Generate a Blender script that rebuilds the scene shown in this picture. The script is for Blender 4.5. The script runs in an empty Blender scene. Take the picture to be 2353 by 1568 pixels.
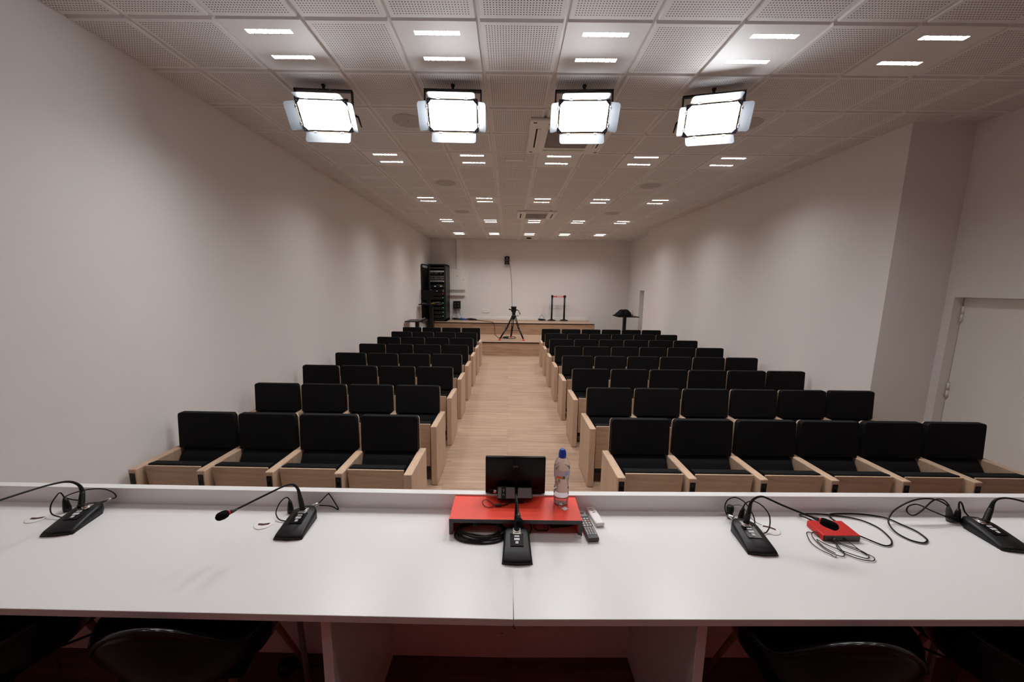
import bpy, bmesh, math, random
from mathutils import Vector, Matrix
random.seed(7)
sc = bpy.context.scene
C = sc.collection
PI = math.pi

# ------------------------------------------------------------------ camera
F_PX, PITCH, YAW, ROLL, HC = 820.66, 0.14301, -0.00283, 0.01191, 2.12
CE = 3.906                                   # ceiling height
cx, sx = math.cos(PITCH), math.sin(PITCH)
cy, sy = math.cos(YAW), math.sin(YAW)
cr, sr = math.cos(ROLL), math.sin(ROLL)
fwd = Vector((sy*cx, cy*cx, -sx)); rgt = Vector((cy, -sy, 0)); up = rgt.cross(fwd)
r2 = rgt*cr + up*sr; u2 = -rgt*sr + up*cr
cam = bpy.data.cameras.new('camera'); co = bpy.data.objects.new('camera', cam); C.objects.link(co)
cam.sensor_width = 36; cam.lens = 36*F_PX/2353; cam.clip_start = 0.05
cam.shift_x = 10.15/2353; cam.shift_y = -6.2/2353
m = Matrix.Identity(4)
for i in range(3):
    m[i][0] = r2[i]; m[i][1] = u2[i]; m[i][2] = -fwd[i]
m[0][3], m[1][3], m[2][3] = 0, 0, HC
co.matrix_world = m
sc.camera = co

# ------------------------------------------------------------------ world, exposure, light levels
w = bpy.data.worlds.new('world'); sc.world = w; w.use_nodes = True
w.node_tree.nodes['Background'].inputs[0].default_value = (1, .95, .92, 1)
w.node_tree.nodes['Background'].inputs[1].default_value = 0.0
sc.view_settings.view_transform = 'Standard'; sc.view_settings.look = 'None'
sc.view_settings.gamma = 1; sc.view_settings.use_curve_mapping = False
sc.view_settings.exposure = 0.0
STRIP_W = 11.0        # each LED strip of the ceiling lights
STRIP_COL = (1, .975, .955)
PANEL_S = 27.0       # brightness of the LED panel faces
PANEL_COL = (.93, .965, 1)
sc.cycles.use_denoising = True
sc.cycles.max_bounces = 7; sc.cycles.diffuse_bounces = 5; sc.cycles.glossy_bounces = 3
sc.cycles.transmission_bounces = 6; sc.cycles.transparent_max_bounces = 6
sc.cycles.caustics_reflective = False; sc.cycles.caustics_refractive = False
sc.cycles.sample_clamp_indirect = 6

# ------------------------------------------------------------------ materials
def mat(name, col, rough=.5, metal=0, spec=.5, emit=None, es=0, trans=0, ior=1.45, coat=0, bump=None, sheen=0):
    M = bpy.data.materials.new(name); M.use_nodes = True
    nt = M.node_tree; b = nt.nodes['Principled BSDF']
    b.inputs['Base Color'].default_value = (*col, 1)
    b.inputs['Roughness'].default_value = rough; b.inputs['Metallic'].default_value = metal
    b.inputs['Specular IOR Level'].default_value = spec; b.inputs['IOR'].default_value = ior
    b.inputs['Transmission Weight'].default_value = trans; b.inputs['Coat Weight'].default_value = coat
    b.inputs['Sheen Weight'].default_value = sheen
    if emit: b.inputs['Emission Color'].default_value = (*emit, 1); b.inputs['Emission Strength'].default_value = es
    if bump:
        tc = nt.nodes.new('ShaderNodeTexCoord'); n = nt.nodes.new('ShaderNodeTexNoise')
        n.inputs['Scale'].default_value = bump[0]; n.inputs['Detail'].default_value = 4
        bp = nt.nodes.new('ShaderNodeBump'); bp.inputs['Strength'].default_value = bump[1]; bp.inputs['Distance'].default_value = .002
        nt.links.new(tc.outputs['Object'], n.inputs['Vector']); nt.links.new(n.outputs['Fac'], bp.inputs['Height'])
        nt.links.new(bp.outputs['Normal'], b.inputs['Normal'])
    return M

def grain(name, c1, c2, scale, rough=.45, dark=None, planks=None):
    """wood: noise stretched along the grain; planks=(length along x, width along y)"""
    M = mat(name, c1, rough); nt = M.node_tree; N = nt.nodes; L = nt.links; b = N['Principled BSDF']
    tc = N.new('ShaderNodeTexCoord'); mp = N.new('ShaderNodeMapping'); mp.inputs['Scale'].default_value = scale
    L.new(tc.outputs['Object'], mp.inputs['Vector'])
    n = N.new('ShaderNodeTexNoise'); n.inputs['Scale'].default_value = 1; n.inputs['Detail'].default_value = 7; n.inputs['Roughness'].default_value = .62
    n.inputs['Distortion'].default_value = .6
    vec = mp.outputs[0]
    if planks:
        br = N.new('ShaderNodeTexBrick'); br.inputs['Scale'].default_value = 1
        br.inputs['Brick Width'].default_value = planks[0]; br.inputs['Row Height'].default_value = planks[1]
        br.inputs['Mortar Size'].default_value = .0012; br.inputs['Mortar Smooth'].default_value = 0
        br.inputs['Color1'].default_value = (0, 0, 0, 1); br.inputs['Color2'].default_value = (1, 1, 1, 1); br.inputs['Mortar'].default_value = (.5, .5, .5, 1)
        br.offset = .43; br.offset_frequency = 3
        L.new(tc.outputs['Object'], br.inputs['Vector'])
        ad = N.new('ShaderNodeVectorMath'); ad.operation = 'MULTIPLY_ADD'
        L.new(br.outputs['Color'], ad.inputs[0]); ad.inputs[1].default_value = (17, 31, 5); L.new(mp.outputs[0], ad.inputs[2])
        vec = ad.outputs[0]
    L.new(vec, n.inputs['Vector'])
    r = N.new('ShaderNodeValToRGB'); L.new(n.outputs['Fac'], r.inputs[0])
    r.color_ramp.elements[0].position = .33; r.color_ramp.elements[0].color = (*c2, 1)
    r.color_ramp.elements[1].position = .62; r.color_ramp.elements[1].color = (*c1, 1)
    out = r.outputs[0]
    if dark:
        n2 = N.new('ShaderNodeTexNoise'); n2.inputs['Scale'].default_value = 1; n2.inputs['Detail'].default_value = 3
        mp2 = N.new('ShaderNodeMapping'); mp2.inputs['Scale'].default_value = [v*.35 for v in scale]; L.new(vec, mp2.inputs['Vector'])
        mp2.inputs['Scale'].default_value = (.9, .9, .9)
        L.new(mp2.outputs[0], n2.inputs['Vector'])
        r3 = N.new('ShaderNodeValToRGB'); r3.color_ramp.elements[0].position = .28; r3.color_ramp.elements[0].color = (1, 1, 1, 1)
        r3.color_ramp.elements[1].position = .42; r3.color_ramp.elements[1].color = (0, 0, 0, 1)
        L.new(n2.outputs['Fac'], r3.inputs[0])
        mx = N.new('ShaderNodeMix'); mx.data_type = 'RGBA'; mx.inputs[7].default_value = (*dark, 1)
        ms = N.new('ShaderNodeMath'); ms.operation = 'MULTIPLY'; ms.inputs[1].default_value = .6
        L.new(r3.outputs[0], ms.inputs[0]); L.new(ms.outputs[0], mx.inputs[0]); L.new(out, mx.inputs[6]); out = mx.outputs[2]
    if planks:
        mx = N.new('ShaderNodeMix'); mx.data_type = 'RGBA'; mx.blend_type = 'MULTIPLY'
        r4 = N.new('ShaderNodeMapRange'); r4.inputs[3].default_value = .9; r4.inputs[4].default_value = 1.05
        L.new(br.outputs['Color'], r4.inputs[0]); mx.inputs[0].default_value = 1
        L.new(out, mx.inputs[6]); L.new(r4.outputs[0], mx.inputs[7])
        mx2 = N.new('ShaderNodeMix'); mx2.data_type = 'RGBA'; mx2.inputs[7].default_value = (*[v*.85 for v in c2], 1)
        L.new(br.outputs['Fac'], mx2.inputs[0]); L.new(mx.outputs[2], mx2.inputs[6]); out = mx2.outputs[2]
    L.new(out, b.inputs['Base Color'])
    return M

WALL = mat('wall_paint', (.79, .77, .765), .75, spec=.25, bump=(220, .12))
CPLAIN = mat('ceiling_plate', (.80, .785, .78), .5, spec=.35)
CGRID = mat('ceiling_grid', (.82, .80, .79), .3, spec=.5)
REDWALL = mat('red_backdrop', (.64, .10, .09), .6)
WHITE = mat('white_laminate', (.79, .787, .785), .28, spec=.45)
WPLAST = mat('white_plastic', (.84, .83, .80), .4)
OAK = grain('oak_veneer', (.54, .385, .275), (.43, .295, .205), (3, 3, 55), .42)
OAKH = grain('oak_veneer_sideways', (.54, .385, .275), (.42, .285, .195), (3, 40, 60), .42)
OAKV = grain('oak_veneer_upright', (.54, .385, .275), (.44, .305, .213), (70, 13, 2.2), .42)
FLOOR = grain('floor_planks', (.40, .272, .19), (.25, .158, .106), (1.3, 30, 1), .42, dark=(.20, .125, .085), planks=(1.6, .19))
STEP = grain('stage_planks', (.50, .335, .23), (.33, .205, .13), (1.2, 14, 14), .45, dark=(.2, .12, .07))
DAIS = grain('dais_planks', (.16, .09, .06), (.09, .05, .033), (1.3, 22, 1), .5, planks=(1.25, .19))
FABRIC = mat('black_upholstery', (.0065, .0065, .007), .8, spec=.15, bump=(900, .25))
BLACK = mat('black_plastic', (.006, .006, .0065), .42, spec=.35)
BLACKM = mat('black_metal', (.006, .006, .0065), .4, spec=.35)
GLOSSB = mat('glossy_black', (.004, .003, .003), .22, spec=.2)
GLOSSC = mat('chair_gloss', (.005, .005, .0055), .14, spec=.5)
SOFTB = mat('foam_black', (.006, .006, .006), .95, spec=.1, bump=(700, .6))
CABLE = mat('cable_rubber', (.007, .0065, .0065), .5, spec=.3)
DGREY = mat('dark_grey', (.05, .05, .052), .4)
MGREY = mat('mid_grey', (.22, .22, .23), .35)
WRAP = mat('glossy_wrap', (.2, .2, .205), .25)
BUTTON = mat('light_grey_button', (.55, .55, .58), .35)
SILVER = mat('silver', (.72, .69, .66), .28, metal=1)
CHROME = mat('chrome', (.8, .8, .82), .12, metal=1)
RED = mat('red_lacquer', (.86, .065, .035), .36, spec=.6)
REDMET = mat('red_anodised', (.62, .02, .015), .35, metal=.35)
REDP = mat('red_plastic', (.6, .02, .02), .45)
BARN = mat('barn_door_metal', (.13, .14, .155), .45, metal=.5)
BRASS = mat('hinge_rail', (.45, .33, .22), .35, metal=.8)
NAVY = mat('corner_plastic', (.02, .022, .05), .4)
HOLE = mat('dark_recess', (.02, .018, .016), .9)
BROWN = mat('grommet_opening', (.07, .025, .018), .8)
BLUE = mat('blue_cap', (.015, .06, .42), .35)
BLUEC = mat('blue_cable', (.01, .06, .25), .45)
ORANGE = mat('orange', (.85, .22, .05), .45)
GREEN = mat('green_print', (.06, .2, .05), .5)
YELLOW = mat('warning_yellow', (.75, .42, .03), .5)
WOODLEG = mat('chair_leg_wood', (.30, .19, .10), .5)
SPEAKER = mat('speaker_cloth', (.50, .475, .46), .8, bump=(1200, .3))
GRILLE = mat('intake_grille', (.22, .205, .195), .7)
PRINT = mat('white_print', (.75, .75, .75), .5)
GLASS = mat('clear_glass', (.93, .97, .96), .03, trans=1, ior=1.05)
PET = mat('clear_bottle_plastic', (1, .94, .95), .08, trans=.78, ior=1.12)
LABELM = mat('bottle_label', (.72, .60, .66), .4)
LEDW = mat('led_face', (1, 1, 1), .5, emit=PANEL_COL, es=PANEL_S)
LENS = mat('led_lens', (.9, .88, .85), .5, emit=STRIP_COL, es=6)
LEDG = mat('green_indicator', (.1, .8, .1), .5, emit=(.15, 1, .2), es=1.2)
LEDR = mat('red_indicator', (.8, .1, .1), .5, emit=(1, .05, .1), es=1.0)
LEDB = mat('blue_indicator', (.1, .3, .8), .5, emit=(.15, .4, 1), es=1.2)
LCD = mat('small_display', (.3, .6, .8), .5, emit=(.35, .65, .9), es=.5)

def perf():
    M = mat('perforated_tile', (.78, .75, .74), .6, spec=.25); nt = M.node_tree; N = nt.nodes; L = nt.links; b = N['Principled BSDF']
    uv = N.new('ShaderNodeUVMap'); sp = N.new('ShaderNodeSeparateXYZ'); L.new(uv.outputs[0], sp.inputs[0])
    def mth(op, a, bb=None):
        n = N.new('ShaderNodeMath'); n.operation = op
        for i, v in enumerate((a, bb)):
            if v is None: continue
            if isinstance(v, (int, float)): n.inputs[i].default_value = v
            else: L.new(v, n.inputs[i])
        return n.outputs[0]
    K = 26          # holes across a tile
    ds = []
    for k in (0, 1):
        u = mth('MULTIPLY', mth('SUBTRACT', sp.outputs[k], .055), K/.89)
        f = mth('SUBTRACT', mth('FRACT', u), .5)
        ds.append(mth('MULTIPLY', f, f))
        ds.append(mth('MULTIPLY', mth('GREATER_THAN', u, 0), mth('LESS_THAN', u, K)))
    d = mth('SQRT', mth('ADD', ds[0], ds[2]))
    inside = mth('MULTIPLY', ds[1], ds[3])
    hole_shade = mth('MULTIPLY', mth('LESS_THAN', d, .235), inside)
    mx = N.new('ShaderNodeMix'); mx.data_type = 'RGBA'; L.new(hole_shade, mx.inputs[0])
    mx.inputs[6].default_value = (.79, .775, .77, 1); mx.inputs[7].default_value = (.16, .11, .10, 1)  # darkness inside the holes is painted as dots on the flat tile
    L.new(mx.outputs[2], b.inputs['Base Color'])
    return M
PERF = perf()

# ------------------------------------------------------------------ mesh helpers
class MB:
    def __init__(s): s.bm = bmesh.new(); s.mats = []
    def mi(s, m):
        if m is None: return 0
        if m not in s.mats: s.mats.append(m)
        return s.mats.index(m)
    def add(s, verts, faces, m=None, smooth=False, M=None):
        k = s.mi(m); vs = [s.bm.verts.new(M @ Vector(v) if M else v) for v in verts]; out = []
        for f in faces:
            try: fc = s.bm.faces.new([vs[i] for i in f])
            except ValueError: continue
            fc.material_index = k; fc.smooth = smooth; out.append(fc)
        return out
    def box(s, x0, x1, y0, y1, z0, z1, m=None, bev=0, seg=2, M=None, smooth=None):
        V = [(x, y, z) for z in (z0, z1) for y in (y0, y1) for x in (x0, x1)]
        fs = s.add(V, [(0, 2, 3, 1), (4, 5, 7, 6), (0, 1, 5, 4), (2, 6, 7, 3), (0, 4, 6, 2), (1, 3, 7, 5)], m, M=M)
        if bev:
            es = list({e for f in fs for e in f.edges})
            r = bmesh.ops.bevel(s.bm, geom=es, offset=bev, segments=seg, profile=.6, affect='EDGES', clamp_overlap=True)
            for f in r['faces']: f.material_index = s.mi(m); f.smooth = True if smooth is None else smooth
        return s
    def prism(s, poly, axis, a, b, m=None, bev=0, seg=2, M=None, smooth=False):
        """poly of 2-D points extruded along axis ('x': points are (y,z); 'y': (x,z); 'z': (x,y))"""
        def P(p, t): return {'x': (t, p[0], p[1]), 'y': (p[0], t, p[1]), 'z': (p[0], p[1], t)}[axis]
        n = len(poly); V = [P(p, a) for p in poly] + [P(p, b) for p in poly]
        F = [tuple(range(n))[::-1], tuple(range(n, 2*n))] + [(i, (i+1) % n, n+(i+1) % n, n+i) for i in range(n)]
        fs = s.add(V, F, m, M=M); bmesh.ops.recalc_face_normals(s.bm, faces=fs)
        if bev:
            es = list({e for f in fs for e in f.edges})
            r = bmesh.ops.bevel(s.bm, geom=es, offset=bev, segments=seg, profile=.6, affect='EDGES', clamp_overlap=True)
            for f in r['faces']: f.material_index = s.mi(m); f.smooth = True
        return s
    def lathe(s, prof, m=None, n=24, M=None, cap=True, smooth=True):
        V = []; F = []
        for r, z in prof:
            for i in range(n): V.append((r*math.cos(2*PI*i/n), r*math.sin(2*PI*i/n), z))
        for j in range(len(prof)-1):
            for i in range(n):
                F.append((j*n+i, j*n+(i+1) % n, (j+1)*n+(i+1) % n, (j+1)*n+i))
        if cap: F.append(tuple(range(n))[::-1]); F.append(tuple(range((len(prof)-1)*n, len(prof)*n)))
        fs = s.add(V, F, m, smooth, M)
        if cap: fs[-1].smooth = fs[-2].smooth = False
        return s
    def cyl(s, p0, p1, r, m=None, r1=None, n=16):
        p0, p1 = Vector(p0), Vector(p1); d = p1-p0; q = d.to_track_quat('Z', 'Y').to_matrix().to_4x4()
        return s.lathe([(r, 0), (r if r1 is None else r1, d.length)], m, n, Matrix.Translation(p0) @ q)
    def tube(s, pts, r, m=None, n=8, sub=6, rr=None, closed=False):
        P = [Vector(p) for p in pts]
        if sub > 1 and len(P) > 2:
            Q = []; R = []; N_ = len(P); rng = range(N_ if closed else N_-1)
            for i in rng:
                if closed: a, b, c, d = P[(i-1) % N_], P[i], P[(i+1) % N_], P[(i+2) % N_]
                else: a, b, c, d = P[max(i-1, 0)], P[i], P[i+1], P[min(i+2, N_-1)]
                for k in range(sub):
                    t = k/sub
                    Q.append(.5*((2*b)+(c-a)*t+(2*a-5*b+4*c-d)*t*t+(3*b-a-3*c+d)*t**3))
                    R.append((rr[i]*(1-t)+rr[(i+1) % N_]*t) if rr else r)
            if not closed: Q.append(P[-1]); R.append(rr[-1] if rr else r)
        else: Q = P; R = rr or [r]*len(P)
        V = []; F = []; L_ = len(Q); nrm = None
        for i, p in enumerate(Q):
            if closed: t = Q[(i+1) % L_]-Q[i-1]
            else: t = Q[min(i+1, L_-1)]-Q[max(i-1, 0)]
            if t.length < 1e-9: t = Vector((0, 0, 1))
            t.normalize()
            if nrm is None:
                nrm = t.orthogonal().normalized()
            nrm = (nrm - t*nrm.dot(t)); nrm = nrm.normalized() if nrm.length > 1e-6 else t.orthogonal().normalized()
            bi = t.cross(nrm)
            for k in range(n):
                a = 2*PI*k/n; V.append(p+(nrm*math.cos(a)+bi*math.sin(a))*R[i])
        for i in range(L_ if closed else L_-1):
            j = (i+1) % L_
            for k in range(n): F.append((i*n+k, i*n+(k+1) % n, j*n+(k+1) % n, j*n+k))
        if not closed: F.append(tuple(range(n))[::-1]); F.append(tuple(range((L_-1)*n, L_*n)))
        s.add(V, F, m, True); return s
    def done(s, name, m=None, parent=None, loc=None, rot=None):
        me = bpy.data.meshes.new(name)
        if m is not None and not s.mats: s.mats = [m]
        s.bm.normal_update(); s.bm.to_mesh(me); s.bm.free()
        for x in s.mats: me.materials.append(x)
        o = bpy.data.objects.new(name, me); C.objects.link(o)
        if parent: o.parent = parent
        if loc: o.location = loc if parent else FX(loc)
        if rot: o.rotation_euler = rot
        return o

def FX(p):
    """things measured on the desk follow its slight turn"""
    x, y, z = p
    if y > 2 or z < 1.05: return Vector(p)
    if x < 0: return Vector((x+.0105-.0195*x, y-.006+.016*x, z))
    return Vector((x+.0105-.002*x, y-.006+.0145*x, z))
def tag(o, label, cat, group=None, kind=None):
    o['label'] = label; o['category'] = cat
    if group: o['group'] = group
    if kind: o['kind'] = kind
    return o
def thing(name, label, cat, loc=(0, 0, 0), rz=0, group=None):
    o = bpy.data.objects.new(name, None); C.objects.link(o); o.empty_display_size = .05
    o.location = FX(loc); o.rotation_euler = (0, 0, rz)
    return tag(o, label, cat, group)
def struct(o): o['kind'] = 'structure'; return o
def copy_tree(o, parent=None):
    c = o.copy(); C.objects.link(c)
    if parent: c.parent = parent
    for ch in [x for x in KIDS.get(o.name, [])]: copy_tree(ch, c)
    return c
KIDS = {}
def index_kids():
    KIDS.clear()
    for o in bpy.data.objects:
        if o.parent: KIDS.setdefault(o.parent.name, []).append(o)
def text_obj(name, s, size, m, parent, loc, rot, ext=.0004):
    cu = bpy.data.curves.new(name, 'FONT'); cu.body = s; cu.size = size; cu.extrude = ext; cu.align_x = 'CENTER'; cu.align_y = 'CENTER'
    t = bpy.data.objects.new(name+'_tmp', cu); C.objects.link(t)
    dg = bpy.context.evaluated_depsgraph_get(); me = bpy.data.meshes.new_from_object(t.evaluated_get(dg))
    bpy.data.objects.remove(t); me.materials.clear(); me.materials.append(m)
    o = bpy.data.objects.new(name, me); C.objects.link(o); o.parent = parent; o.location = loc; o.rotation_euler = rot
    return o

# ------------------------------------------------------------------ room shell
XL, XR, YB, YN = -3.05, 4.29, 14.1, -2.3
XN, XF, YC, YE = 4.98, 4.66, 4.12, 11.45      # near recess wall, far recess wall, where they start
ZD = .31                                     # dais height
b = MB(); b.box(XL-.2, 5.4, YN-.2, YB+.2, -.12, 0, FLOOR); struct(b.done('floor'))
b = MB(); b.box(XL, XN, YN, 1.72, 0.001, ZD, DAIS); struct(b.done('floor_dais'))
b = MB(); b.box(XL-.15, XL, YN-.2, YB+.2, 0, CE+.3, WALL); struct(b.done('wall_left'))
b = MB(); b.box(XL, 5.4, YB, YB+.15, 0, CE+.3, WALL); struct(b.done('wall_back'))
b = MB(); b.box(XL-.15, 5.4, YN-.15, YN, 0, CE+.3, REDWALL); struct(b.done('wall_front'))
b = MB(); b.box(XR, 5.4, YC, YE, 0, CE+.3, WALL); struct(b.done('wall_right'))
# near recess wall with the door opening (y 3.30..4.03, z up to 2.05)
b = MB(); DY0, DY1, DZ = 3.08, 4.04, 2.063
b.box(XN, 5.4, YN, DY0, 0, CE+.3, WALL); b.box(XN, 5.4, DY1, YC, 0, CE+.3, WALL); b.box(XN, 5.4, DY0, DY1, DZ, CE+.3, WALL)
b.box(5.17, 5.4, DY0, DY1, 0, DZ, WALL); struct(b.done('wall_right_recess'))
# far recess wall with a doorway niche
b = MB(); b.box(XF, 5.4, 12.85, YB, 0, CE+.3, WALL); b.box(XF, 5.4, YE, 11.9, 0, CE+.3, WALL); b.box(XF, 5.4, 11.9, 12.85, 2.05, CE+.3, WALL)
b.box(XF+.2, 5.4, 11.9, 12.85, 0, 2.05, WALL); struct(b.done('wall_right_rear'))
# door leaf
d = thing('door_1', 'plain white door set back in the recess right of the seats', 'door', (5.09, (DY0+DY1)/2, 0)); d['kind'] = 'structure'
b = MB(); b.box(0, .045, DY0-(DY0+DY1)/2+.003, DY1-(DY0+DY1)/2-.003, .01, DZ-.004, WPLAST, .003, 1); b.done('door_leaf', None, d)
b = MB(); yy = 3.26-(DY0+DY1)/2
b.cyl((0, yy, 1.115), (-.012, yy, 1.115), .026); b.cyl((-.012, yy, 1.115), (-.05, yy, 1.115), .009); b.tube([(-.05, yy-.005, 1.115), (-.055, yy+.03, 1.115), (-.055, yy+.07, 1.114), (-.052, yy+.125, 1.111)], .011)
o = b.done('door_handle', BLACK, d); o['label'] = 'black lever door handle'
for zz in (1.88, 1.0, .25):
    b = MB(); y1 = DY1-(DY0+DY1)/2-.018
    b.cyl((-.013, y1, zz-.085), (-.013, y1, zz-.003), .011, WPLAST); b.cyl((-.013, y1, zz+.003), (-.013, y1, zz+.085), .011, WPLAST)
    b.cyl((-.013, y1, zz-.095), (-.013, y1, zz+.095), .006, SILVER); b.done('door_hinge', None, d)

# stage steps at the back
Y1, Z1, Y2, Z2, SX0, SX1 = 10.95, .425, 12.75, .84, -2.68, 3.06
def step(name, y0, y1, z0, z1):
    b = MB(); b.box(SX0, SX1, y0, y1, z0, z1-.03, STEP); b.box(SX0-.005, SX1+.005, y0-.006, y1, z1-.03, z1, FLOOR)
    b.box(SX0-.006, SX1+.008, y0-.010, y0-.006, z1-.032, z1-.001, BLACK); b.box(SX1+.005, SX1+.009, y0, y1, z0+.01, z1-.002, BLACK)
    return struct(b.done(name))
step('floor_step', Y1, YB-.01, .001, Z1); step('floor_stage', Y2, YB-.005, Z1+.001, Z2)
b = MB(); b.box(XL+.01, SX1+.05, YB-.016, YB, Z2, Z2+.1, WPLAST); struct(b.done('baseboard_back'))

# ceiling: tiles hang in a visible grid
GX, GY, T = -2.636, 2.699, .6
i0, i1, j0, j1 = -1, 13, -9, 20
lum = {(1+2*k, 4*r) for k in range(5) for r in range(-1, 5)}
cass = {(4, 2), (5, 2), (4, 3), (5, 3)}
b = MB(); b.box(XL-.1, 5.4, YN-.1, YB+.1, CE+.02, CE+.25, CGRID)
g = .012
bm = b.bm; uvl = None
b.mi(PERF)
tiles = []
for i in range(i0, i1+1):
    for j in range(j0, j1):
        x0, x1, y0, y1 = GX+T*i, GX+T*(i+1), GY+T*j, GY+T*(j+1)
        if x1 < XL or x0 > 5.1 or y1 < YN or y0 > YB: continue
        if (i, j) in lum: continue
        tiles.append((i, j, x0+g, x1-g, y0+g, y1-g))
uvl = bm.loops.layers.uv.new('UVMap')
for i, j, x0, x1, y0, y1 in tiles:
    X0, X1 = max(x0, XL+.002), min(x1, 5.1)
    if X1-X0 < .02: continue
    e = .006
    V = [(X0, y0, CE+.02), (X1, y0, CE+.02), (X1, y1, CE+.02), (X0, y1, CE+.02), (X0+e, y0+e, CE), (X1-e, y0+e, CE), (X1-e, y1-e, CE), (X0+e, y1-e, CE)]
    fs = b.add(V, [(4, 7, 6, 5), (0, 4, 5, 1), (1, 5, 6, 2), (2, 6, 7, 3), (3, 7, 4, 0)], PERF)
    for k, f in enumerate(fs):
        for lp in f.loops:
            v = lp.vert.co
            lp[uvl].uv = ((v.x-x0)/(x1-x0), (v.y-y0)/(y1-y0)) if k == 0 else (0, 0)
struct(b.done('ceiling'))

# ------------------------------------------------------------------ ceiling lights
def make_luminaire():
    t = thing('ceiling_light', 'x', 'ceiling light')
    h = T/2-g; s0, s1 = .165, .022                 # half length / half width of a slot
    b = MB(); ys = (-.17, .12)
    # plate with two slots
    xs = [-h, -s0, s0, h]; yb = [-h, ys[0]-s1, ys[0]+s1, ys[1]-s1, ys[1]+s1, h]
    for a in range(3):
        for c in range(5):
            if a == 1 and c in (1, 3): continue
            b.box(xs[a], xs[a+1], yb[c], yb[c+1], 0, .002, CPLAIN)
    b.box(-h, h, -h, -h+.003, .002, .02, CPLAIN); b.box(-h, h, h-.003, h, .002, .02, CPLAIN)
    b.box(-h, -h+.003, -h, h, .002, .02, CPLAIN); b.box(h-.003, h, -h, h, .002, .02, CPLAIN)
    b.done('plate', None, t)
    for y in ys:
        b = MB(); b.box(-s0, s0, y-s1, y-s1+.0015, .001, .016, WPLAST); b.box(-s0, s0, y+s1-.0015, y+s1, .001, .016, WPLAST)
        for k in range(8):
            xk = -s0+k*2*s0/7; b.box(max(xk-.0035, -s0), min(xk+.0035, s0), y-s1, y+s1, .0, .014, WPLAST)
        o = b.done('louvre', None, t)
        b = MB(); b.box(-s0, s0, y-s1, y+s1, .019, .0195, LENS); b.done('led_strip', None, o)
        la = bpy.data.lights.new('led_light', 'AREA'); la.shape = 'RECTANGLE'; la.size = 2*s0-.006; la.size_y = 2*s1-.004
        la.energy = STRIP_W; la.color = STRIP_COL; la.spread = math.radians(135)
        lo = bpy.data.objects.new('led_light', la); C.objects.link(lo); lo.parent = o; lo.location = (0, y, .0165)
    return t
lt = make_luminaire(); index_kids()
DIM = None
def dim_lights(root):
    global DIM
    out = [d for c in bpy.data.objects if c.parent == root for d in bpy.data.objects if d.parent == c and d.type == 'LIGHT']
    if DIM is None: DIM = out[0].data.copy(); DIM.energy = STRIP_W*.13      # unseen row added over the desk, dimmed to suit desk brightness
    return out
rown = {0: 'nearest row', 1: 'second row', 2: 'third row', 3: 'fourth row', 4: 'farthest row', -1: 'added row over the desk'}
coln = ['left end of the', 'second from left in the', 'middle of the', 'second from right in the', 'right end of the']
first = True
for r in (0, 1, 2, 3, 4, -1):
    for k in range(5):
        o = lt if first else copy_tree(lt); first = False
        o.location = (GX+T*(1.5+2*k), GY+T*(4*r+.5), CE)
        if r == -1:
            for l_ in dim_lights(o): l_.data = DIM
        o['label'] = 'square ceiling light with two bright strips, '+coln[k]+' '+rown[r]; o['group'] = 'recessed ceiling lights'

# ceiling speakers, detectors, plates
def disc(name, x, y, r, label, cat, group=None, m=SPEAKER, h=.006):
    b = MB(); b.lathe([(r, 0), (r, -h*.6), (r-.008, -h), (r-.02, -h*.8), (0.006, -h*.8), (.0, -h*.8)], m, 40, cap=False)
    b.lathe([(.008, -h*.8), (.006, -h-.001), (0, -h-.001)], DGREY, 10, cap=False)
    return tag(b.done(name, None, None, (x, y, CE)), label, cat, group)
G = 'round ceiling speakers'
disc('ceiling_speaker', -1.13, 4.2, .165, 'round flush speaker beside the second hanging studio panel from the left', 'speaker', G)
disc('ceiling_speaker', 2.55, 4.2, .165, 'round flush speaker half hidden by the right-hand studio panel', 'speaker', G)
disc('ceiling_speaker', -1.14, 6.56, .175, 'round flush speaker left of centre between second and third light rows', 'speaker', G)
disc('ceiling_speaker', 2.46, 6.6, .175, 'round flush speaker right of centre between second and third light rows', 'speaker', G)
disc('ceiling_speaker', -1.16, 8.97, .175, 'round flush speaker left of the far air conditioner', 'speaker', G)
disc('ceiling_speaker', 2.46, 8.97, .175, 'round flush speaker right of the far air conditioner', 'speaker', G)
def detector(x, y, label):
    b = MB(); b.lathe([(.055, 0), (.055, -.012), (.04, -.035), (.02, -.045), (0, -.045)], WPLAST, 24, cap=False)
    tag(b.done('smoke_detector', None, None, (x, y, CE)), label, 'smoke detector', 'smoke detectors')
detector(-2.34, 8.4, 'small white smoke detector near the left wall')
detector(-2.38, 11.9, 'tiny white smoke detector in the far left of the ceiling')
b = MB(); b.lathe([(.1, 0), (.1, -.02), (.085, -.05), (.0, -.06)], GLOSSB, 24, cap=False); b.lathe([(.11, 0), (.11, -.012), (.1, -.02)], WPLAST, 24, cap=False)
tag(b.done('dome_camera', None, None, (.69, 13.3, CE)), 'small dark dome camera on the ceiling by the back wall', 'camera')
def emerg(x, y, label):
    t = thing('emergency_light', label, 'emergency light', (x, y, CE), 0, 'emergency light plates')
    b = MB(); b.box(-.15, .15, -.045, .045, -.006, 0, WPLAST, .002, 1); b.box(-.14, .14, -.035, .035, -.007, -.0055, MGREY)
    b.done('housing', None, t); b = MB(); b.box(-.13, .13, -.028, .028, -.009, -.0068, WPLAST); b.done('cover', None, t)
    b = MB(); b.cyl((.01, .0, -.009), (.01, 0, -.011), .004); b.done('indicator', LEDG, t)
emerg(.05, 5.37, 'flat rectangular emergency light between the second-row ceiling lights')
emerg(.035, 8.32, 'flat rectangular emergency light just before the far air conditioner')

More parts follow.
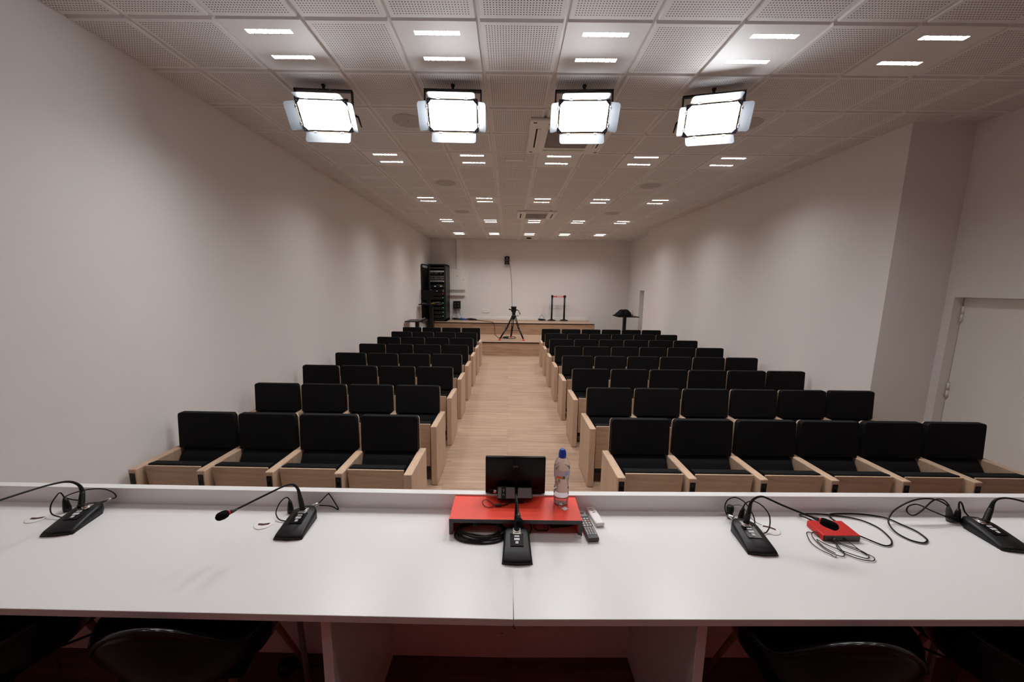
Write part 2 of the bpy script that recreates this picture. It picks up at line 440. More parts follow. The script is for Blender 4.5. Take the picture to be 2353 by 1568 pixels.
# air conditioning cassettes
def cassette(x, y, label, open_flap):
    t = thing('air_conditioner', label, 'air conditioner', (x, y, CE-.002), 0, 'ceiling air conditioners')
    b = MB(); b.prism([(-.475, -.475), (.475, -.475), (.475, .475), (-.475, .475)], 'z', -.03, .0, WPLAST, .012, 3); b.done('casing', None, t)
    b = MB(); b.box(-.26, .26, -.26, .26, -.038, -.03, GRILLE, .003, 1)
    for k in range(24):
        a = -.25+k*.0217; b.box(a, a+.004, -.25, .25, -.0405, -.038, SPEAKER); b.box(-.25, .25, a, a+.004, -.0405, -.038, SPEAKER)
    b.done('intake_grille', None, t)
    for k in range(4):
        b = MB(); b.box(-.27, .27, -.40, -.345, -.0305, -.022, HOLE)
        b.box(-.27, .27, -.40+(.018 if not open_flap else .03), -.347, -.036, -.031, WPLAST, .001, 1)
        o = b.done('air_flap', None, t); o.rotation_euler = (0, 0, k*PI/2)
        if open_flap and k == 2:
            pass
    for sx_, sy_ in ((-.42, -.42), (.42, -.42), (-.42, .42), (.42, .42)):
        b = MB(); b.box(sx_-.02, sx_+.02, sy_-.014, sy_+.014, -.0315, -.029, DGREY); b.done('corner_clip', None, t)
cassette(.68, 4.56, 'square white air conditioner half hidden behind the third studio panel', False)
cassette(.645, 9.25, 'square white air conditioner in the far ceiling with dark slots', True)

# ------------------------------------------------------------------ hanging LED studio panels
def led_panel(x, y, z, tilt, yaw, lever, label):
    W, H, D = .448, .258, .05
    t = thing('studio_light', label, 'studio light', (x, y, CE), -yaw, 'hanging LED studio panels')
    zp = z-CE; hw = W/2+.028
    b = MB()                                           # yoke
    for s in (-1, 1): b.box(s*hw-.006, s*hw+.006, -.02, .02, zp-.03, -.045, None, .003, 1)
    b.box(-hw-.006, hw+.006, -.022, .022, -.056, -.042, None, .004, 2)
    b.done('yoke', BLACKM, t)
    b = MB(); b.lathe([(.018, 0), (.018, -.012), (.012, -.02), (.012, -.045)], BLACKM, 20); b.done('ceiling_mount', None, t)
    b = MB()
    b.box(-W/2, W/2, 0, D, -H/2, H/2, BLACKM, .006, 2)
    for k in range(9): b.box(-.16+k*.04, -.155+k*.04, D, D+.022, -H/2+.03, H/2-.03, BLACKM)
    b.box(-.09, .09, D, D+.05, -.05, .05, BLACK, .005, 2)
    hd = b.done('lamp_head', None, t, (0, 0, zp), (tilt, 0, 0))
    w2, h2, c = W/2-.012, H/2-.012, .022
    b = MB(); b.prism([(-w2+c, -h2), (w2-c, -h2), (w2, -h2+c), (w2, h2-c), (w2-c, h2), (-w2+c, h2), (-w2, h2-c), (-w2, -h2+c)], 'y', -.004, -.0005, LEDW)
    b.done('led_face', None, hd)
    for sx_ in (-1, 1):
        for sz in (-1, 1):
            a, bb = sx_*W/2, sz*H/2
            b = MB(); b.prism([(a, bb), (a-sx_*.045, bb), (a-sx_*.04, bb-sz*.010), (a-sx_*.010, bb-sz*.04), (a, bb-sz*.045)], 'y', -.012, .03, NAVY, .003, 2)
            b.cyl((a-sx_*.014, -.012, bb-sz*.014), (a-sx_*.014, -.014, bb-sz*.014), .004, SILVER, n=8); b.done('corner_guard', None, hd)
    for sx_ in (-1, 1):
        b = MB(); b.cyl((sx_*(W/2), .02, 0), (sx_*(hw+.022), .02, 0), .012, BLACK)
        if sx_ == lever: b.tube([(sx_*(hw+.022), .02, 0), (sx_*(hw+.04), .015, -.01), (sx_*(hw+.05), .0, -.05), (sx_*(hw+.06), -.01, -.085)], .007, BLACK, rr=[.01, .008, .007, .005])
        b.done('pivot_knob', None, hd)
    # barn doors: side, hinge line half length, length, opening angle out of the face plane
    def flap(side, hl, ln, ang, sk0=.0, sk1=0.0):
        F = MB(); th = .0012; c0 = .02
        # local: hinge along u, flap goes outward v; sk0/sk1 flare of each outer corner
        pts = [(-hl, 0), (hl, 0), (hl+sk1, ln-c0), (hl+sk1-c0*.4, ln-c0*.3), (hl+sk1-c0, ln), (-hl-sk0+c0, ln), (-hl-sk0+c0*.4, ln-c0*.3), (-hl-sk0, ln-c0)]
        F.prism(pts, 'z', -th/2, th/2, BARN)
        for u in (-hl*.6, hl*.6):
            F.box(u-.014, u+.014, -.004, .01, -.004, .004, SILVER, .001, 1); F.box(u-.008, u+.008, .0, .007, -.0045, .0045, BLACK)
        F.cyl((-hl, 0, 0), (hl, 0, 0), .0026, BRASS, n=8)
        o = F.done('barn_door', None, hd)
        # frame: z out of face (-y of head); v outward dir
        ca, sa = math.cos(ang), math.sin(ang)
        if side == 'top': U, Vv, P = Vector((1, 0, 0)), Vector((0, -sa, ca)), Vector((0, -.012, H/2+.004))
        if side == 'bottom': U, Vv, P = Vector((-1, 0, 0)), Vector((0, -sa, -ca)), Vector((0, -.012, -H/2-.004))
        if side == 'left': U, Vv, P = Vector((0, 0, 1)), Vector((-ca, -sa, 0)), Vector((-W/2-.004, -.012, 0))
        if side == 'right': U, Vv, P = Vector((0, 0, -1)), Vector((ca, -sa, 0)), Vector((W/2+.004, -.012, 0))
        Wv = U.cross(Vv); M = Matrix.Identity(4)
        for i in range(3): M[i][0] = U[i]; M[i][1] = Vv[i]; M[i][2] = Wv[i]; M[i][3] = P[i]
        o.matrix_local = M
    A = math.radians
    flap('top', W/2-.02, .105, A(58), .0, .0); flap('bottom', W/2-.02, .105, A(50), 0, 0)
    flap('left', H/2-.015, .105, A(48), 0, 0); flap('right', H/2-.015, .105, A(48), 0, 0)
    return t
led_panel(-1.699, 3.506, 3.648, .596, -.055, 1, 'bright studio panel with barn doors, leftmost of the four hanging ones')
led_panel(-.527, 3.487, 3.649, .554, -.027, 0, 'bright studio panel with barn doors, second from left of the hanging ones')
led_panel(.648, 3.472, 3.646, .566, .038, 0, 'bright studio panel hanging in front of the near air conditioner')
led_panel(1.82, 3.505, 3.651, .411, .229, -1, 'bright studio panel turned inward, rightmost of the four hanging ones')

# ------------------------------------------------------------------ auditorium seats
def panel_mesh(socket):
    b = MB(); th = .066
    b.box(-th/2, th/2, 0, .475, .002, .661, OAKV, .009, 3); return b
def make_seat(p, end_right, end_left, sockets=(False, False)):
    """seat between its left panel at x=-p/2 and the next at x=+p/2; panels owned: left, and right when end"""
    t = thing('auditorium_seat', 'x', 'seat')
    gap = p-.066; hw = gap/2-.014
    for s, own, sk in ((-1, True, sockets[0]), (1, end_right, sockets[1])):
        if not own: continue
        o = panel_mesh(False).done('side_panel', None, t, (s*p/2, 0, 0))
        if sk:
            b = MB(); b.box(-.022, .022, -.003, .004, .33, .628, BLACK, .002, 1)
            for k in range(3): b.box(-.012, .012, -.0036, -.002, .56-k*.09, .585-k*.09, GLOSSB); b.cyl((0, -.003, .605-k*.09), (0, -.0045, .605-k*.09), .004, DGREY, n=8)
            b.done('socket_strip', None, o)
    # tipped-up seat: wooden underside board + cushion
    b = MB(); V = [(-hw, .055, .664), (hw, .055, .664), (hw-.012, .085, .172), (-hw+.012, .085, .172)]
    V2 = [(x, y+.013, z) for x, y, z in V]; fs = b.add(V+V2, [(0, 3, 2, 1), (4, 5, 6, 7), (0, 1, 5, 4), (1, 2, 6, 5), (2, 3, 7, 6), (3, 0, 4, 7)], OAKH)
    bmesh.ops.bevel(b.bm, geom=list(b.bm.edges), offset=.0015, segments=1, affect='EDGES')
    b.done('seat_board', None, t)
    b = MB(); b.prism([(.0695, .650), (.078, .672), (.15, .662), (.172, .625), (.19, .40), (.175, .22), (.11, .19), (.099, .2)], 'x', -hw+.006, hw-.006, FABRIC, .012, 3); b.done('seat_cushion', None, t)
    # backrest
    hb = p/2-.022
    b = MB(); rc = .026; top = .982
    oc = [(-hb, .663), (hb, .663)]+[(hb-rc+rc*math.cos(a), top-rc+rc*math.sin(a)) for a in (0, PI/8, PI/4, 3*PI/8, PI/2)]+[(-hb+rc-rc*math.sin(a), top-rc+rc*math.cos(a)) for a in (0, PI/8, PI/4, 3*PI/8, PI/2)]
    b.prism(oc, 'y', .384, .452, FABRIC, .014, 3)
    for v in b.bm.verts:
        if v.co.y < .42: v.co.y += (v.co.z-.66)*.06
    b.done('back_cushion', None, t)
    b = MB(); b.prism([(.404, .655), (.36, .60), (.318, .52), (.30, .42), (.34, .37), (.45, .40), (.45, .655)], 'x', -hw-.004, hw+.004, FABRIC, .014, 3); b.done('lumbar_cushion', None, t)
    b = MB(); h3 = hb+.003; b.prism([(-h3, .6635), (h3, .6635), (h3, .945), (h3-.008, .966), (h3-.028, .975), (-h3+.028, .975), (-h3+.008, .966), (-h3, .945)], 'y', .453, .467, OAKV, .0012, 1); b.box(-hw, hw, .453, .467, .30, .66, OAKV); b.done('back_board', None, t)
    b = MB(); b.box(-hw, hw, .12, .42, .10, .16, BLACKM, .004, 1); b.box(-.03, .03, .2, .34, .003, .11, BLACKM); b.done('under_frame', None, t)
    return t
PL_, PR_ = .546, .554
rows = ['front row', 'second row', 'third row', 'fourth row', 'fifth row', 'sixth row', 'seventh row', 'rearmost row']
lcol = ['at the aisle', 'second from the aisle', 'third from the aisle', 'beside the left wall']
rcol = ['at the aisle', 'second from the aisle', 'third from the aisle', 'fourth from the aisle', 'fifth from the aisle', 'at the right wall end']
YF, RP = 2.599, .969
def block(side, n, p, x_aisle):
    protos = {}
    for r in range(8):
        for k in range(n):
            if side == 'left':
                x = x_aisle+.033-p*(k+.5); own_r = (k == 0); sk = (r == 0, False)
            else:
                x = x_aisle+.033+p*(k+.5); own_r = (k == n-1); sk = (r == 0, r == 0)
            key = (own_r, sk)
            if key not in protos:
                o = make_seat(p, own_r, False, sk); index_kids(); protos[key] = o
            else: o = copy_tree(protos[key])
            turn = .012 if side == 'left' else 0          # the left block is set very slightly askew
            o.location = (x, YF+RP*r+(x_aisle-x)*turn, 0); o.rotation_euler = (0, 0, -turn)
            cn = (lcol if side == 'left' else rcol)[k]
            o['label'] = 'black tip-up seat, oak frame, '+cn+', '+rows[r]+' of '+side+' block'
            o['group'] = 'auditorium seats in the '+side+' block'
block('left', 4, PL_, -.808); block('right', 6, PR_, .862)

# ------------------------------------------------------------------ desk (two units, slightly angled at the seam)
ZT, YFd, YLd = 1.10, .971, 1.515
def desk(x0, x1, rz, label, divx):
    t = thing('panel_desk', label, 'desk', (.026, YFd, ZD), rz, 'white desk units')
    o = lambda v: v-.026
    b = MB(); b.box(o(x0), o(x1), 0, YLd-YFd, ZT-ZD-.025, ZT-ZD, WHITE, .0015, 1); b.done('desktop', None, t)
    b = MB(); b.box(o(x0), o(x1), YLd-YFd, YLd-YFd+.034, .002, 1.177-ZD, WHITE, .0015, 1); b.done('front_panel', None, t)
    for dx in divx:
        b = MB(); b.box(o(dx), o(dx)+.032, .015, YLd-YFd, .002, ZT-ZD-.025, WHITE, .001, 1); b.done('divider', None, t)
    return t
dl = desk(-2.52, .0255, -.0075, 'white desk unit left of the centre seam with raised front ledge', (-.586, -2.5))
dr = desk(.027, 2.56, .015, 'white desk unit right of the centre seam with raised front ledge', (.613, 2.52))
def thy(x): return 0 if x > .026 else (.026-x)*math.sin(.021)   # y shift of the angled half
# screw covers on the modesty panel beside the seam
for x, z, dd_ in ((-.03, .95, dl), (-.035, .55, dl), (-.02, .45, dl), (.055, .48, dr)):
    b = MB(); b.cyl((x-.026, YLd-YFd-.001, z-ZD), (x-.026, YLd-YFd+.002, z-ZD), .005, MGREY, n=10); b.done('screw_cap', None, dd_)
b = MB(); b.tube([(-.0, 1.02, 1.078), (.005, 1.0, 1.062), (.02, .995, 1.052), (.04, 1.0, 1.055), (.055, 1.02, 1.078)], .0025, CABLE)
tag(b.done('hanging_cable'), 'short black cable loop hanging under the desk at the seam', 'cable')

def grommet(x, y, ang, label):
    t = thing('cable_grommet', label, 'cable grommet', (x, y, ZT), ang, 'white desk grommets')
    b = MB(); b.lathe([(.04, 0), (.04, .0018), (.037, .0026), (0, .0026)], WPLAST, 40, cap=False); b.done('cover', None, t)
    b = MB(); b.prism([(-.022, -.012), (0, -.017), (.022, -.012), (.024, .0), (0, -.004), (-.024, 0)], 'z', .0027, .003, BROWN); b.done('cable_slot', None, t)
grommet(-2.09, 1.46, .2, 'round white cable grommet left of the leftmost microphone')
grommet(-1.07, 1.425, .1, 'round white cable grommet left of the second microphone with dark slot')
grommet(1.125, 1.40, 2.6, 'round white cable grommet right of the fourth microphone')

# ------------------------------------------------------------------ conference microphones
def mic(cx_, cy_, rz, neck, label, ring=None):
    """base: wedge 0.11 wide, 0.19 long, low nose toward local -y"""
    t = thing('conference_microphone', label, 'microphone', (0, 0, 0), 0, 'gooseneck microphones on the desk')
    cx_, cy_, _z = FX((cx_, cy_, ZT)); t.location = (cx_, cy_, ZT); neck = [FX(p) for p in neck]
    b = MB(); n = 12; V = []; 
    prof = [(-.092, .005, .058), (-.090, .013, .0575), (-.080, .019, .0565), (-.05, .027, .0545), (-.01, .036, .0525), (.025, .042, .051), (.045, .043, .0495), (.068, .042, .034), (.078, .038, .027), (.080, .004, .0265)]
    for y, z, hw in prof:
        c = .010
        V += [(-hw, y, 0), (-hw, y, max(z-c, .002)), (-hw+c*.3, y, max(z-c*.3, .003)), (-hw+c, y-(.004 if y < -.07 else 0), z), (0, y-(.009 if y < -.07 else 0), z+.001), (hw-c, y-(.004 if y < -.07 else 0), z), (hw-c*.3, y, max(z-c*.3, .003)), (hw, y, max(z-c, .002)), (hw, y, 0)]
    F = []
    for j in range(len(prof)-1):
        for k in range(8): F.append((j*9+k, j*9+k+1, (j+1)*9+k+1, (j+1)*9+k))
        F.append((j*9+8, j*9, (j+1)*9, (j+1)*9+8))
    F.append(tuple(range(9))); F.append(tuple(range((len(prof)-1)*9, len(prof)*9)))
    fs = b.add(V, F, BLACK, True); bmesh.ops.recalc_face_normals(b.bm, faces=fs)
    bs = b.done('base', None, t, None, (0, 0, rz)); 
    b = MB(); b.prism([(-.026, -.028), (.026, -.028), (.027, .03), (-.027, .03)], 'z', 0, .0012, GLOSSB, .0004, 1)
    b.done('keypad', None, bs, (0, -.010, .0372), (math.radians(10), 0, 0))
    for y, ww, hh in ((-.024, .006, .006), (-.009, .011, .006), (.005, .010, .004)):
        b = MB(); b.box(-ww, ww, -hh, hh, 0, .002, BUTTON, .0008, 1); b.done('button', None, bs, (0, y, .0403+y*.17), (math.radians(10), 0, 0))
    b = MB(); b.prism([(-.016, -.02), (.016, -.02), (.016, .018), (-.016, .018)], 'z', 0, .0015, SILVER, .0005, 1); b.lathe([(.013, .001), (.013, .006), (.0105, .006)], SILVER, 20, cap=False)
    b.done('neck_socket', None, bs, (0, .034, .0433))
    # gooseneck in world offsets
    N = [Vector(p)-Vector((cx_, cy_, ZT)) for p in neck]
    b = MB(); b.tube([N[0], N[0].lerp(N[1], .5), N[1]], .0, BLACK, n=14, sub=3, rr=[.0105, .0105, .0085]); b.lathe([(.0115, 0), (.0115, .012)], BLACK, 14, Matrix.Translation(N[0])); b.done('neck_sleeve', None, t)
    k = len(N)-2
    b = MB(); rr = [.0085]+[.0055, .0045]+[.0038]*(k-2); b.tube(N[1:k+1], .0038, CABLE, n=10, sub=6, rr=rr[:k]); 
    g_ = b.done('gooseneck', None, t)
    d_ = (N[k+1]-N[k]).normalized(); q = d_.to_track_quat('Z', 'Y').to_matrix().to_4x4(); Ln = (N[k+1]-N[k]).length
    b = MB(); b.lathe([(.0045, -.022), (.0075, -.008), (.0078, 0)], DGREY, 16, Matrix.Translation(N[k]) @ q); b.lathe([(.0085, 0), (.009, .006)], ring or REDP, 16, Matrix.Translation(N[k]) @ q); b.done('ring_light', None, t)
    b = MB(); b.lathe([(.008, .004), (.0135, .009), (.0158, .018), (.0162, Ln*.5), (.0152, Ln-.008), (.0112, Ln-.001), (.004, Ln+.003), (0, Ln+.0032)], SOFTB, 20, Matrix.Translation(N[k]) @ q, cap=False); b.done('foam_windscreen', None, t)
    return t
mic(-1.885, 1.438, .16, [(-1.912, 1.472, 1.144), (-1.931, 1.5, 1.197), (-1.935, 1.495, 1.232), (-1.945, 1.47, 1.263), (-1.955, 1.42, 1.279), (-1.965, 1.34, 1.29), (-1.975, 1.24, 1.30), (-1.985, 1.18, 1.296)],
    'black gooseneck microphone at the left end, its neck running out of view')
mic(-.912, 1.418, .03, [(-.918, 1.453, 1.144), (-.927, 1.455, 1.206), (-.931, 1.45, 1.247), (-.945, 1.44, 1.272), (-.967, 1.42, 1.277), (-.998, 1.38, 1.273), (-1.032, 1.34, 1.266), (-1.065, 1.295, 1.2605), (-1.082, 1.268, 1.2595), (-1.108, 1.235, 1.258)],
    'black gooseneck microphone second from left, its foam head bent to the left')
mic(.032, 1.290, 0, [(.0325, 1.328, 1.144), (.031, 1.352, 1.200), (.030, 1.362, 1.235), (.029, 1.365, 1.262), (.029, 1.355, 1.276), (.031, 1.33, 1.272), (.034, 1.30, 1.258), (.036, 1.275, 1.25), (.0375, 1.262, 1.2445), (.0385, 1.232, 1.232)],
    'black gooseneck microphone in front of the red shelf, bent toward the viewer', BLACK)
mic(.996, 1.340, -.06, [(1.001, 1.374, 1.144), (1.005, 1.37, 1.205), (1.010, 1.37, 1.245), (1.026, 1.365, 1.269), (1.048, 1.36, 1.276), (1.07, 1.35, 1.270), (1.112, 1.33, 1.256), (1.175, 1.305, 1.238), (1.222, 1.285, 1.226), (1.268, 1.25, 1.216)],
    'black gooseneck microphone fourth from left, its head over the red box')
mic(2.036, 1.362, -.08, [(2.052, 1.392, 1.144), (2.09, 1.41, 1.195), (2.096, 1.41, 1.225), (2.112, 1.41, 1.240), (2.14, 1.40, 1.250), (2.18, 1.38, 1.247), (2.24, 1.35, 1.235), (2.30, 1.31, 1.222), (2.33, 1.28, 1.215)],
    'black gooseneck microphone at the right edge of the desk')

def cable(name, pts, r, label, cat='cable', m=CABLE, plugs=(), group=None, kind=None):
    t = thing(name, label, cat, pts[0], 0, group) if plugs else None
    pts = [FX(p) for p in pts]; plugs = [(FX(a), FX(c), r0, mm, nm) for a, c, r0, mm, nm in plugs]
    off = Vector(pts[0]) if plugs else Vector((0, 0, 0))
    b = MB(); b.tube([Vector(p)-off for p in pts], r, m, n=8, sub=6)
    o = b.done('cord' if plugs else name, None, t)
    for p0, p1, r0, mm, nm in plugs:
        b = MB(); a, c = Vector(p0)-off, Vector(p1)-off
        q = (c-a).to_track_quat('Z', 'Y').to_matrix().to_4x4(); L_ = (c-a).length
        b.lathe([(r0*1.15, 0), (r0*1.15, L_*.25), (r0, L_*.45), (r0*.85, L_*.7), (r0*.45, L_)], mm, 16, Matrix.Translation(a) @ q); b.done(nm, None, t)
    if not plugs: tag(o, label, cat, group, kind)
    return t or o
CG = 'microphone cables'
cable('microphone_cable', [(-2.022, 1.505, 1.165), (-2.03, 1.50, 1.192), (-2.045, 1.495, 1.178), (-2.055, 1.48, 1.145), (-2.03, 1.46, 1.118), (-1.975, 1.45, 1.108), (-1.935, 1.448, 1.108)], .0025,
      'short cable with upright plug beside the leftmost microphone', plugs=[((-2.018, 1.505, 1.104), (-2.022, 1.505, 1.165), .012, BLACK, 'plug')], group=CG)
cable('microphone_cable', [(-1.905, 1.548, 1.128), (-1.868, 1.55, 1.132), (-1.838, 1.545, 1.145), (-1.842, 1.54, 1.17), (-1.88, 1.54, 1.186), (-1.94, 1.54, 1.186), (-2.00, 1.535, 1.175), (-2.05, 1.53, 1.155), (-2.03, 1.53, 1.142), (-1.98, 1.53, 1.135)], .0025,
      'cable looping behind the leftmost microphone', plugs=[((-1.897, 1.534, 1.128), (-1.862, 1.549, 1.134), .008, SILVER, 'plug')], group=CG)
cable('microphone_cable', [(-1.006, 1.505, 1.158), (-1.015, 1.503, 1.172), (-1.033, 1.50, 1.165), (-1.045, 1.485, 1.147), (-1.042, 1.46, 1.125), (-1.015, 1.44, 1.108), (-.965, 1.43, 1.106)], .0025,
      'curled cable with upright plug left of the second microphone', plugs=[((-1.003, 1.50, 1.104), (-1.006, 1.505, 1.158), .011, BLACK, 'plug')], group=CG)
cable('microphone_cable', [(-.905, 1.52, 1.12), (-.88, 1.525, 1.137), (-.845, 1.53, 1.172), (-.838, 1.53, 1.172), (-.815, 1.525, 1.14), (-.792, 1.515, 1.106), (-.83, 1.525, 1.116), (-.885, 1.525, 1.12)], .0025,
      'cable kinked into a triangle behind the second microphone', plugs=[((-.912, 1.512, 1.122), (-.885, 1.524, 1.132), .008, SILVER, 'plug')], group=CG)
cable('microphone_cable', [(.985, 1.452, 1.118), (.972, 1.46, 1.13), (.968, 1.47, 1.16), (.98, 1.472, 1.19), (1.01, 1.47, 1.203), (1.043, 1.462, 1.190), (1.068, 1.452, 1.160), (1.083, 1.44, 1.125), (1.078, 1.425, 1.106)], .0025,
      'thin cable arching behind the fourth microphone', plugs=[((.99, 1.437, 1.125), (.975, 1.457, 1.128), .008, SILVER, 'plug')], group=CG)
cable('microphone_cable', [(1.037, 1.45, 1.166), (1.047, 1.455, 1.182), (1.068, 1.457, 1.193), (1.095, 1.452, 1.192), (1.118, 1.435, 1.178), (1.126, 1.41, 1.155), (1.112, 1.385, 1.125), (1.088, 1.37, 1.107), (1.06, 1.365, 1.105)], .0025,
      'thicker cable looping to the right of the fourth microphone', plugs=[((1.033, 1.452, 1.108), (1.037, 1.45, 1.166), .011, BLACK, 'plug')], group=CG)
b = MB(); b.lathe([(.008, 0), (.012, .01), (.0125, .028), (.0145, .034), (.015, .05), (.012, .058), (0, .058)], BLACK, 18, Matrix.Translation((1.004, 1.482, ZT+.002)), cap=False)
tag(b.done('wireless_bodypack'), 'small black capsule microphone standing behind the fourth gooseneck', 'microphone')
cable('thin_wire', [(1.010, 1.482, 1.155), (1.022, 1.477, 1.162), (1.04, 1.472, 1.163), (1.055, 1.465, 1.15), (1.065, 1.45, 1.13), (1.085, 1.43, 1.112), (1.105, 1.42, 1.106)], .0012, 'thin wire running to the grommet by the fourth microphone')
cable('microphone_cable', [(2.012, 1.455, 1.165), (2.015, 1.46, 1.186), (2.024, 1.462, 1.192), (2.034, 1.46, 1.175), (2.038, 1.452, 1.15), (2.045, 1.435, 1.132)], .003, 'short hooked cable with plug behind the right-end microphone',
      plugs=[((2.005, 1.45, 1.106), (2.012, 1.455, 1.165), .011, BLACK, 'plug')], group=CG)

# red amplifier box and its cables
t = thing('interface_box', 'small red metal box with black front lying among cables', 'electronic box', (1.370, 1.375, ZT), .0)
b = MB(); b.prism([(-.076, -.048), (.077, -.048), (.086, .048), (-.064, .048)], 'z', .001, .026, REDMET, .002, 2); b.done('case', None, t)
b = MB(); b.box(-.0725, .0735, -.0505, -.0475, .0025, .0245, DGREY, .0005, 1); b.cyl((-.035, -.0505, .013), (-.035, -.056, .013), .005, SILVER, n=12); b.cyl((.01, -.05, .012), (.01, -.053, .012), .006, BLACK, n=12); b.done('front_face', None, t)
cable('audio_cable', [(1.345, 1.43, 1.115), (1.325, 1.455, 1.118), (1.318, 1.475, 1.112), (1.345, 1.497, 1.106), (1.42, 1.50, 1.105), (1.50, 1.487, 1.105), (1.556, 1.470, 1.105), (1.59, 1.445, 1.105), (1.606, 1.401, 1.105), (1.59, 1.345, 1.105), (1.568, 1.315, 1.105), (1.54, 1.298, 1.105), (1.511, 1.302, 1.105), (1.468, 1.35, 1.108), (1.446, 1.36, 1.112)], .0028,
      'black cable looping around the right side of the red box', plugs=[((1.358, 1.424, 1.114), (1.33, 1.45, 1.116), .006, MGREY, 'plug')])
cable('audio_cable', [(1.445, 1.425, 1.115), (1.447, 1.46, 1.112), (1.475, 1.495, 1.106), (1.53, 1.503, 1.105), (1.60, 1.502, 1.105), (1.66, 1.492, 1.105), (1.71, 1.469, 1.106), (1.73, 1.426, 1.106), (1.747, 1.383, 1.106), (1.739, 1.338, 1.105), (1.713, 1.318, 1.105), (1.687, 1.314, 1.105), (1.659, 1.333, 1.105), (1.647, 1.373, 1.108), (1.666, 1.421, 1.116), (1.70, 1.45, 1.13), (1.735, 1.462, 1.155), (1.79, 1.466, 1.186), (1.845, 1.470, 1.200), (1.907, 1.475, 1.198), (1.955, 1.475, 1.183), (1.982, 1.47, 1.165)], .0032,
      'long black cable coiling between the red box and the right microphone', plugs=[((1.985, 1.455, 1.104), (1.982, 1.47, 1.168), .012, DGREY, 'plug')])
cable('audio_cable', [(1.955, 1.45, 1.128), (1.891, 1.46, 1.152), (1.853, 1.468, 1.170), (1.826, 1.47, 1.174), (1.789, 1.462, 1.168), (1.776, 1.452, 1.150), (1.795, 1.445, 1.137), (1.835, 1.452, 1.148), (1.897, 1.468, 1.187), (1.930, 1.473, 1.198), (1.962, 1.473, 1.192), (1.983, 1.468, 1.17)], .0028,
      'black cable in a figure eight left of the right microphone', plugs=[((1.995, 1.447, 1.118), (1.95, 1.451, 1.13), .009, BLACK, 'plug')])
lv = [(1.337, 1.322, 1.112), (1.325, 1.29, 1.105), (1.315, 1.255, 1.105), (1.29, 1.238, 1.105), (1.262, 1.26, 1.105), (1.258, 1.31, 1.105), (1.268, 1.352, 1.108), (1.292, 1.368, 1.112), (1.31, 1.345, 1.112), (1.35, 1.31, 1.105), (1.39, 1.275, 1.105), (1.40, 1.245, 1.105), (1.375, 1.228, 1.105), (1.33, 1.25, 1.108), (1.285, 1.30, 1.106), (1.27, 1.33, 1.106), (1.265, 1.29, 1.104), (1.28, 1.255, 1.104)]
lv2 = [(1.258, 1.243, 1.105), (1.238, 1.27, 1.105), (1.232, 1.31, 1.105), (1.25, 1.352, 1.105), (1.268, 1.375, 1.105), (1.29, 1.37, 1.105), (1.30, 1.34, 1.106), (1.345, 1.30, 1.106), (1.385, 1.262, 1.106), (1.41, 1.235, 1.105), (1.385, 1.215, 1.105), (1.34, 1.228, 1.105), (1.31, 1.27, 1.105), (1.337, 1.318, 1.110), (1.36, 1.33, 1.115), (1.385, 1.32, 1.11), (1.392, 1.28, 1.105), (1.395, 1.245, 1.105)]
cable('earphone_wire', lv2, .0016, 'thin grey-black wire tangled in front of the red box with small metal tip', plugs=[((1.268, 1.238, 1.104), (1.256, 1.247, 1.104), .004, SILVER, 'tip')])
cable('earphone_wire', lv, .0016, 'thin black wire looped from the red box jack', plugs=[((1.3355, 1.326, 1.113), (1.337, 1.31, 1.111), .004, BLACK, 'tip')])

# ------------------------------------------------------------------ red shelf with what stands on and under it
t = thing('monitor_riser', 'red shelf with dark edges standing mid-desk behind the centre microphone', 'shelf', (.0285, 1.45, ZT))
b = MB(); b.box(-.275, .275, -.094, .094, .054, .07, RED, .0008, 1); b.box(-.2755, .2755, -.0955, -.094, .0535, .0705-.0006, DGREY); b.done('top_board', None, t)
for s in (-1, 1):
    b = MB(); x0, x1 = (-.275, -.259) if s < 0 else (.259, .275)
    b.box(x0, x1, -.094, .094, .001, .054, RED, .0005, 1); b.box(x0-.0004, x1+.0004, -.0955, -.094, .001, .054, DGREY); b.done('leg', None, t)
b = MB(); b.box(-.259, .259, .078, .09, .001, .054, RED); b.done('back_board', None, t)
b = MB(); b.box(.288, .309, 1.338, 1.36, ZT+.0005, ZT+.006, WPLAST, .001, 1); tag(b.done('foot_pad'), 'tiny pale pad beside the right leg of the red shelf', 'pad')
# coil under the shelf
pts = []
for k in range(5*14):
    a = 2*PI*k/14; rr_ = .085-.004*(k//14)+.004*math.sin(k*1.7); pts.append((-.118+rr_*1.3*math.cos(a), 1.363+rr_*.72*math.sin(a)+.002*(k//14), ZT+.005+.005*(k//14)+.002*math.sin(k)))
cable('coiled_cable', pts, .0042, 'thick black cable coiled under the left half of the red shelf', 'cable')
pts = [(-.19, 1.38, 1.105), (-.20, 1.345, 1.104), (-.17, 1.325, 1.104), (-.12, 1.31, 1.104), (-.07, 1.325, 1.104), (-.03, 1.36, 1.108), (.0, 1.40, 1.115)]
b = MB(); b.lathe([(.010, 0), (.013, .02), (.012, .05), (.006, .07), (0, .07)], BLACK, 16, Matrix.Translation((-.13, 1.36, ZT+.034)) @ Matrix.Rotation(math.radians(-70), 4, 'X'), cap=True)
text = b.done('handheld_plug'); tag(text, 'fat black plug resting on the coiled cable under the red shelf', 'plug')
cable('cable', [(-.06, 1.36, 1.138), (-.02, 1.38, 1.142), (.02, 1.41, 1.146)], .002, 'thin cable slanting under the red shelf', m=DGREY)
cable('cable', [(.03, 1.44, 1.112), (.075, 1.42, 1.125), (.095, 1.38, 1.12), (.085, 1.355, 1.108), (.07, 1.37, 1.104)], .003, 'black cable curling right of the centre microphone base')
b = MB(); 
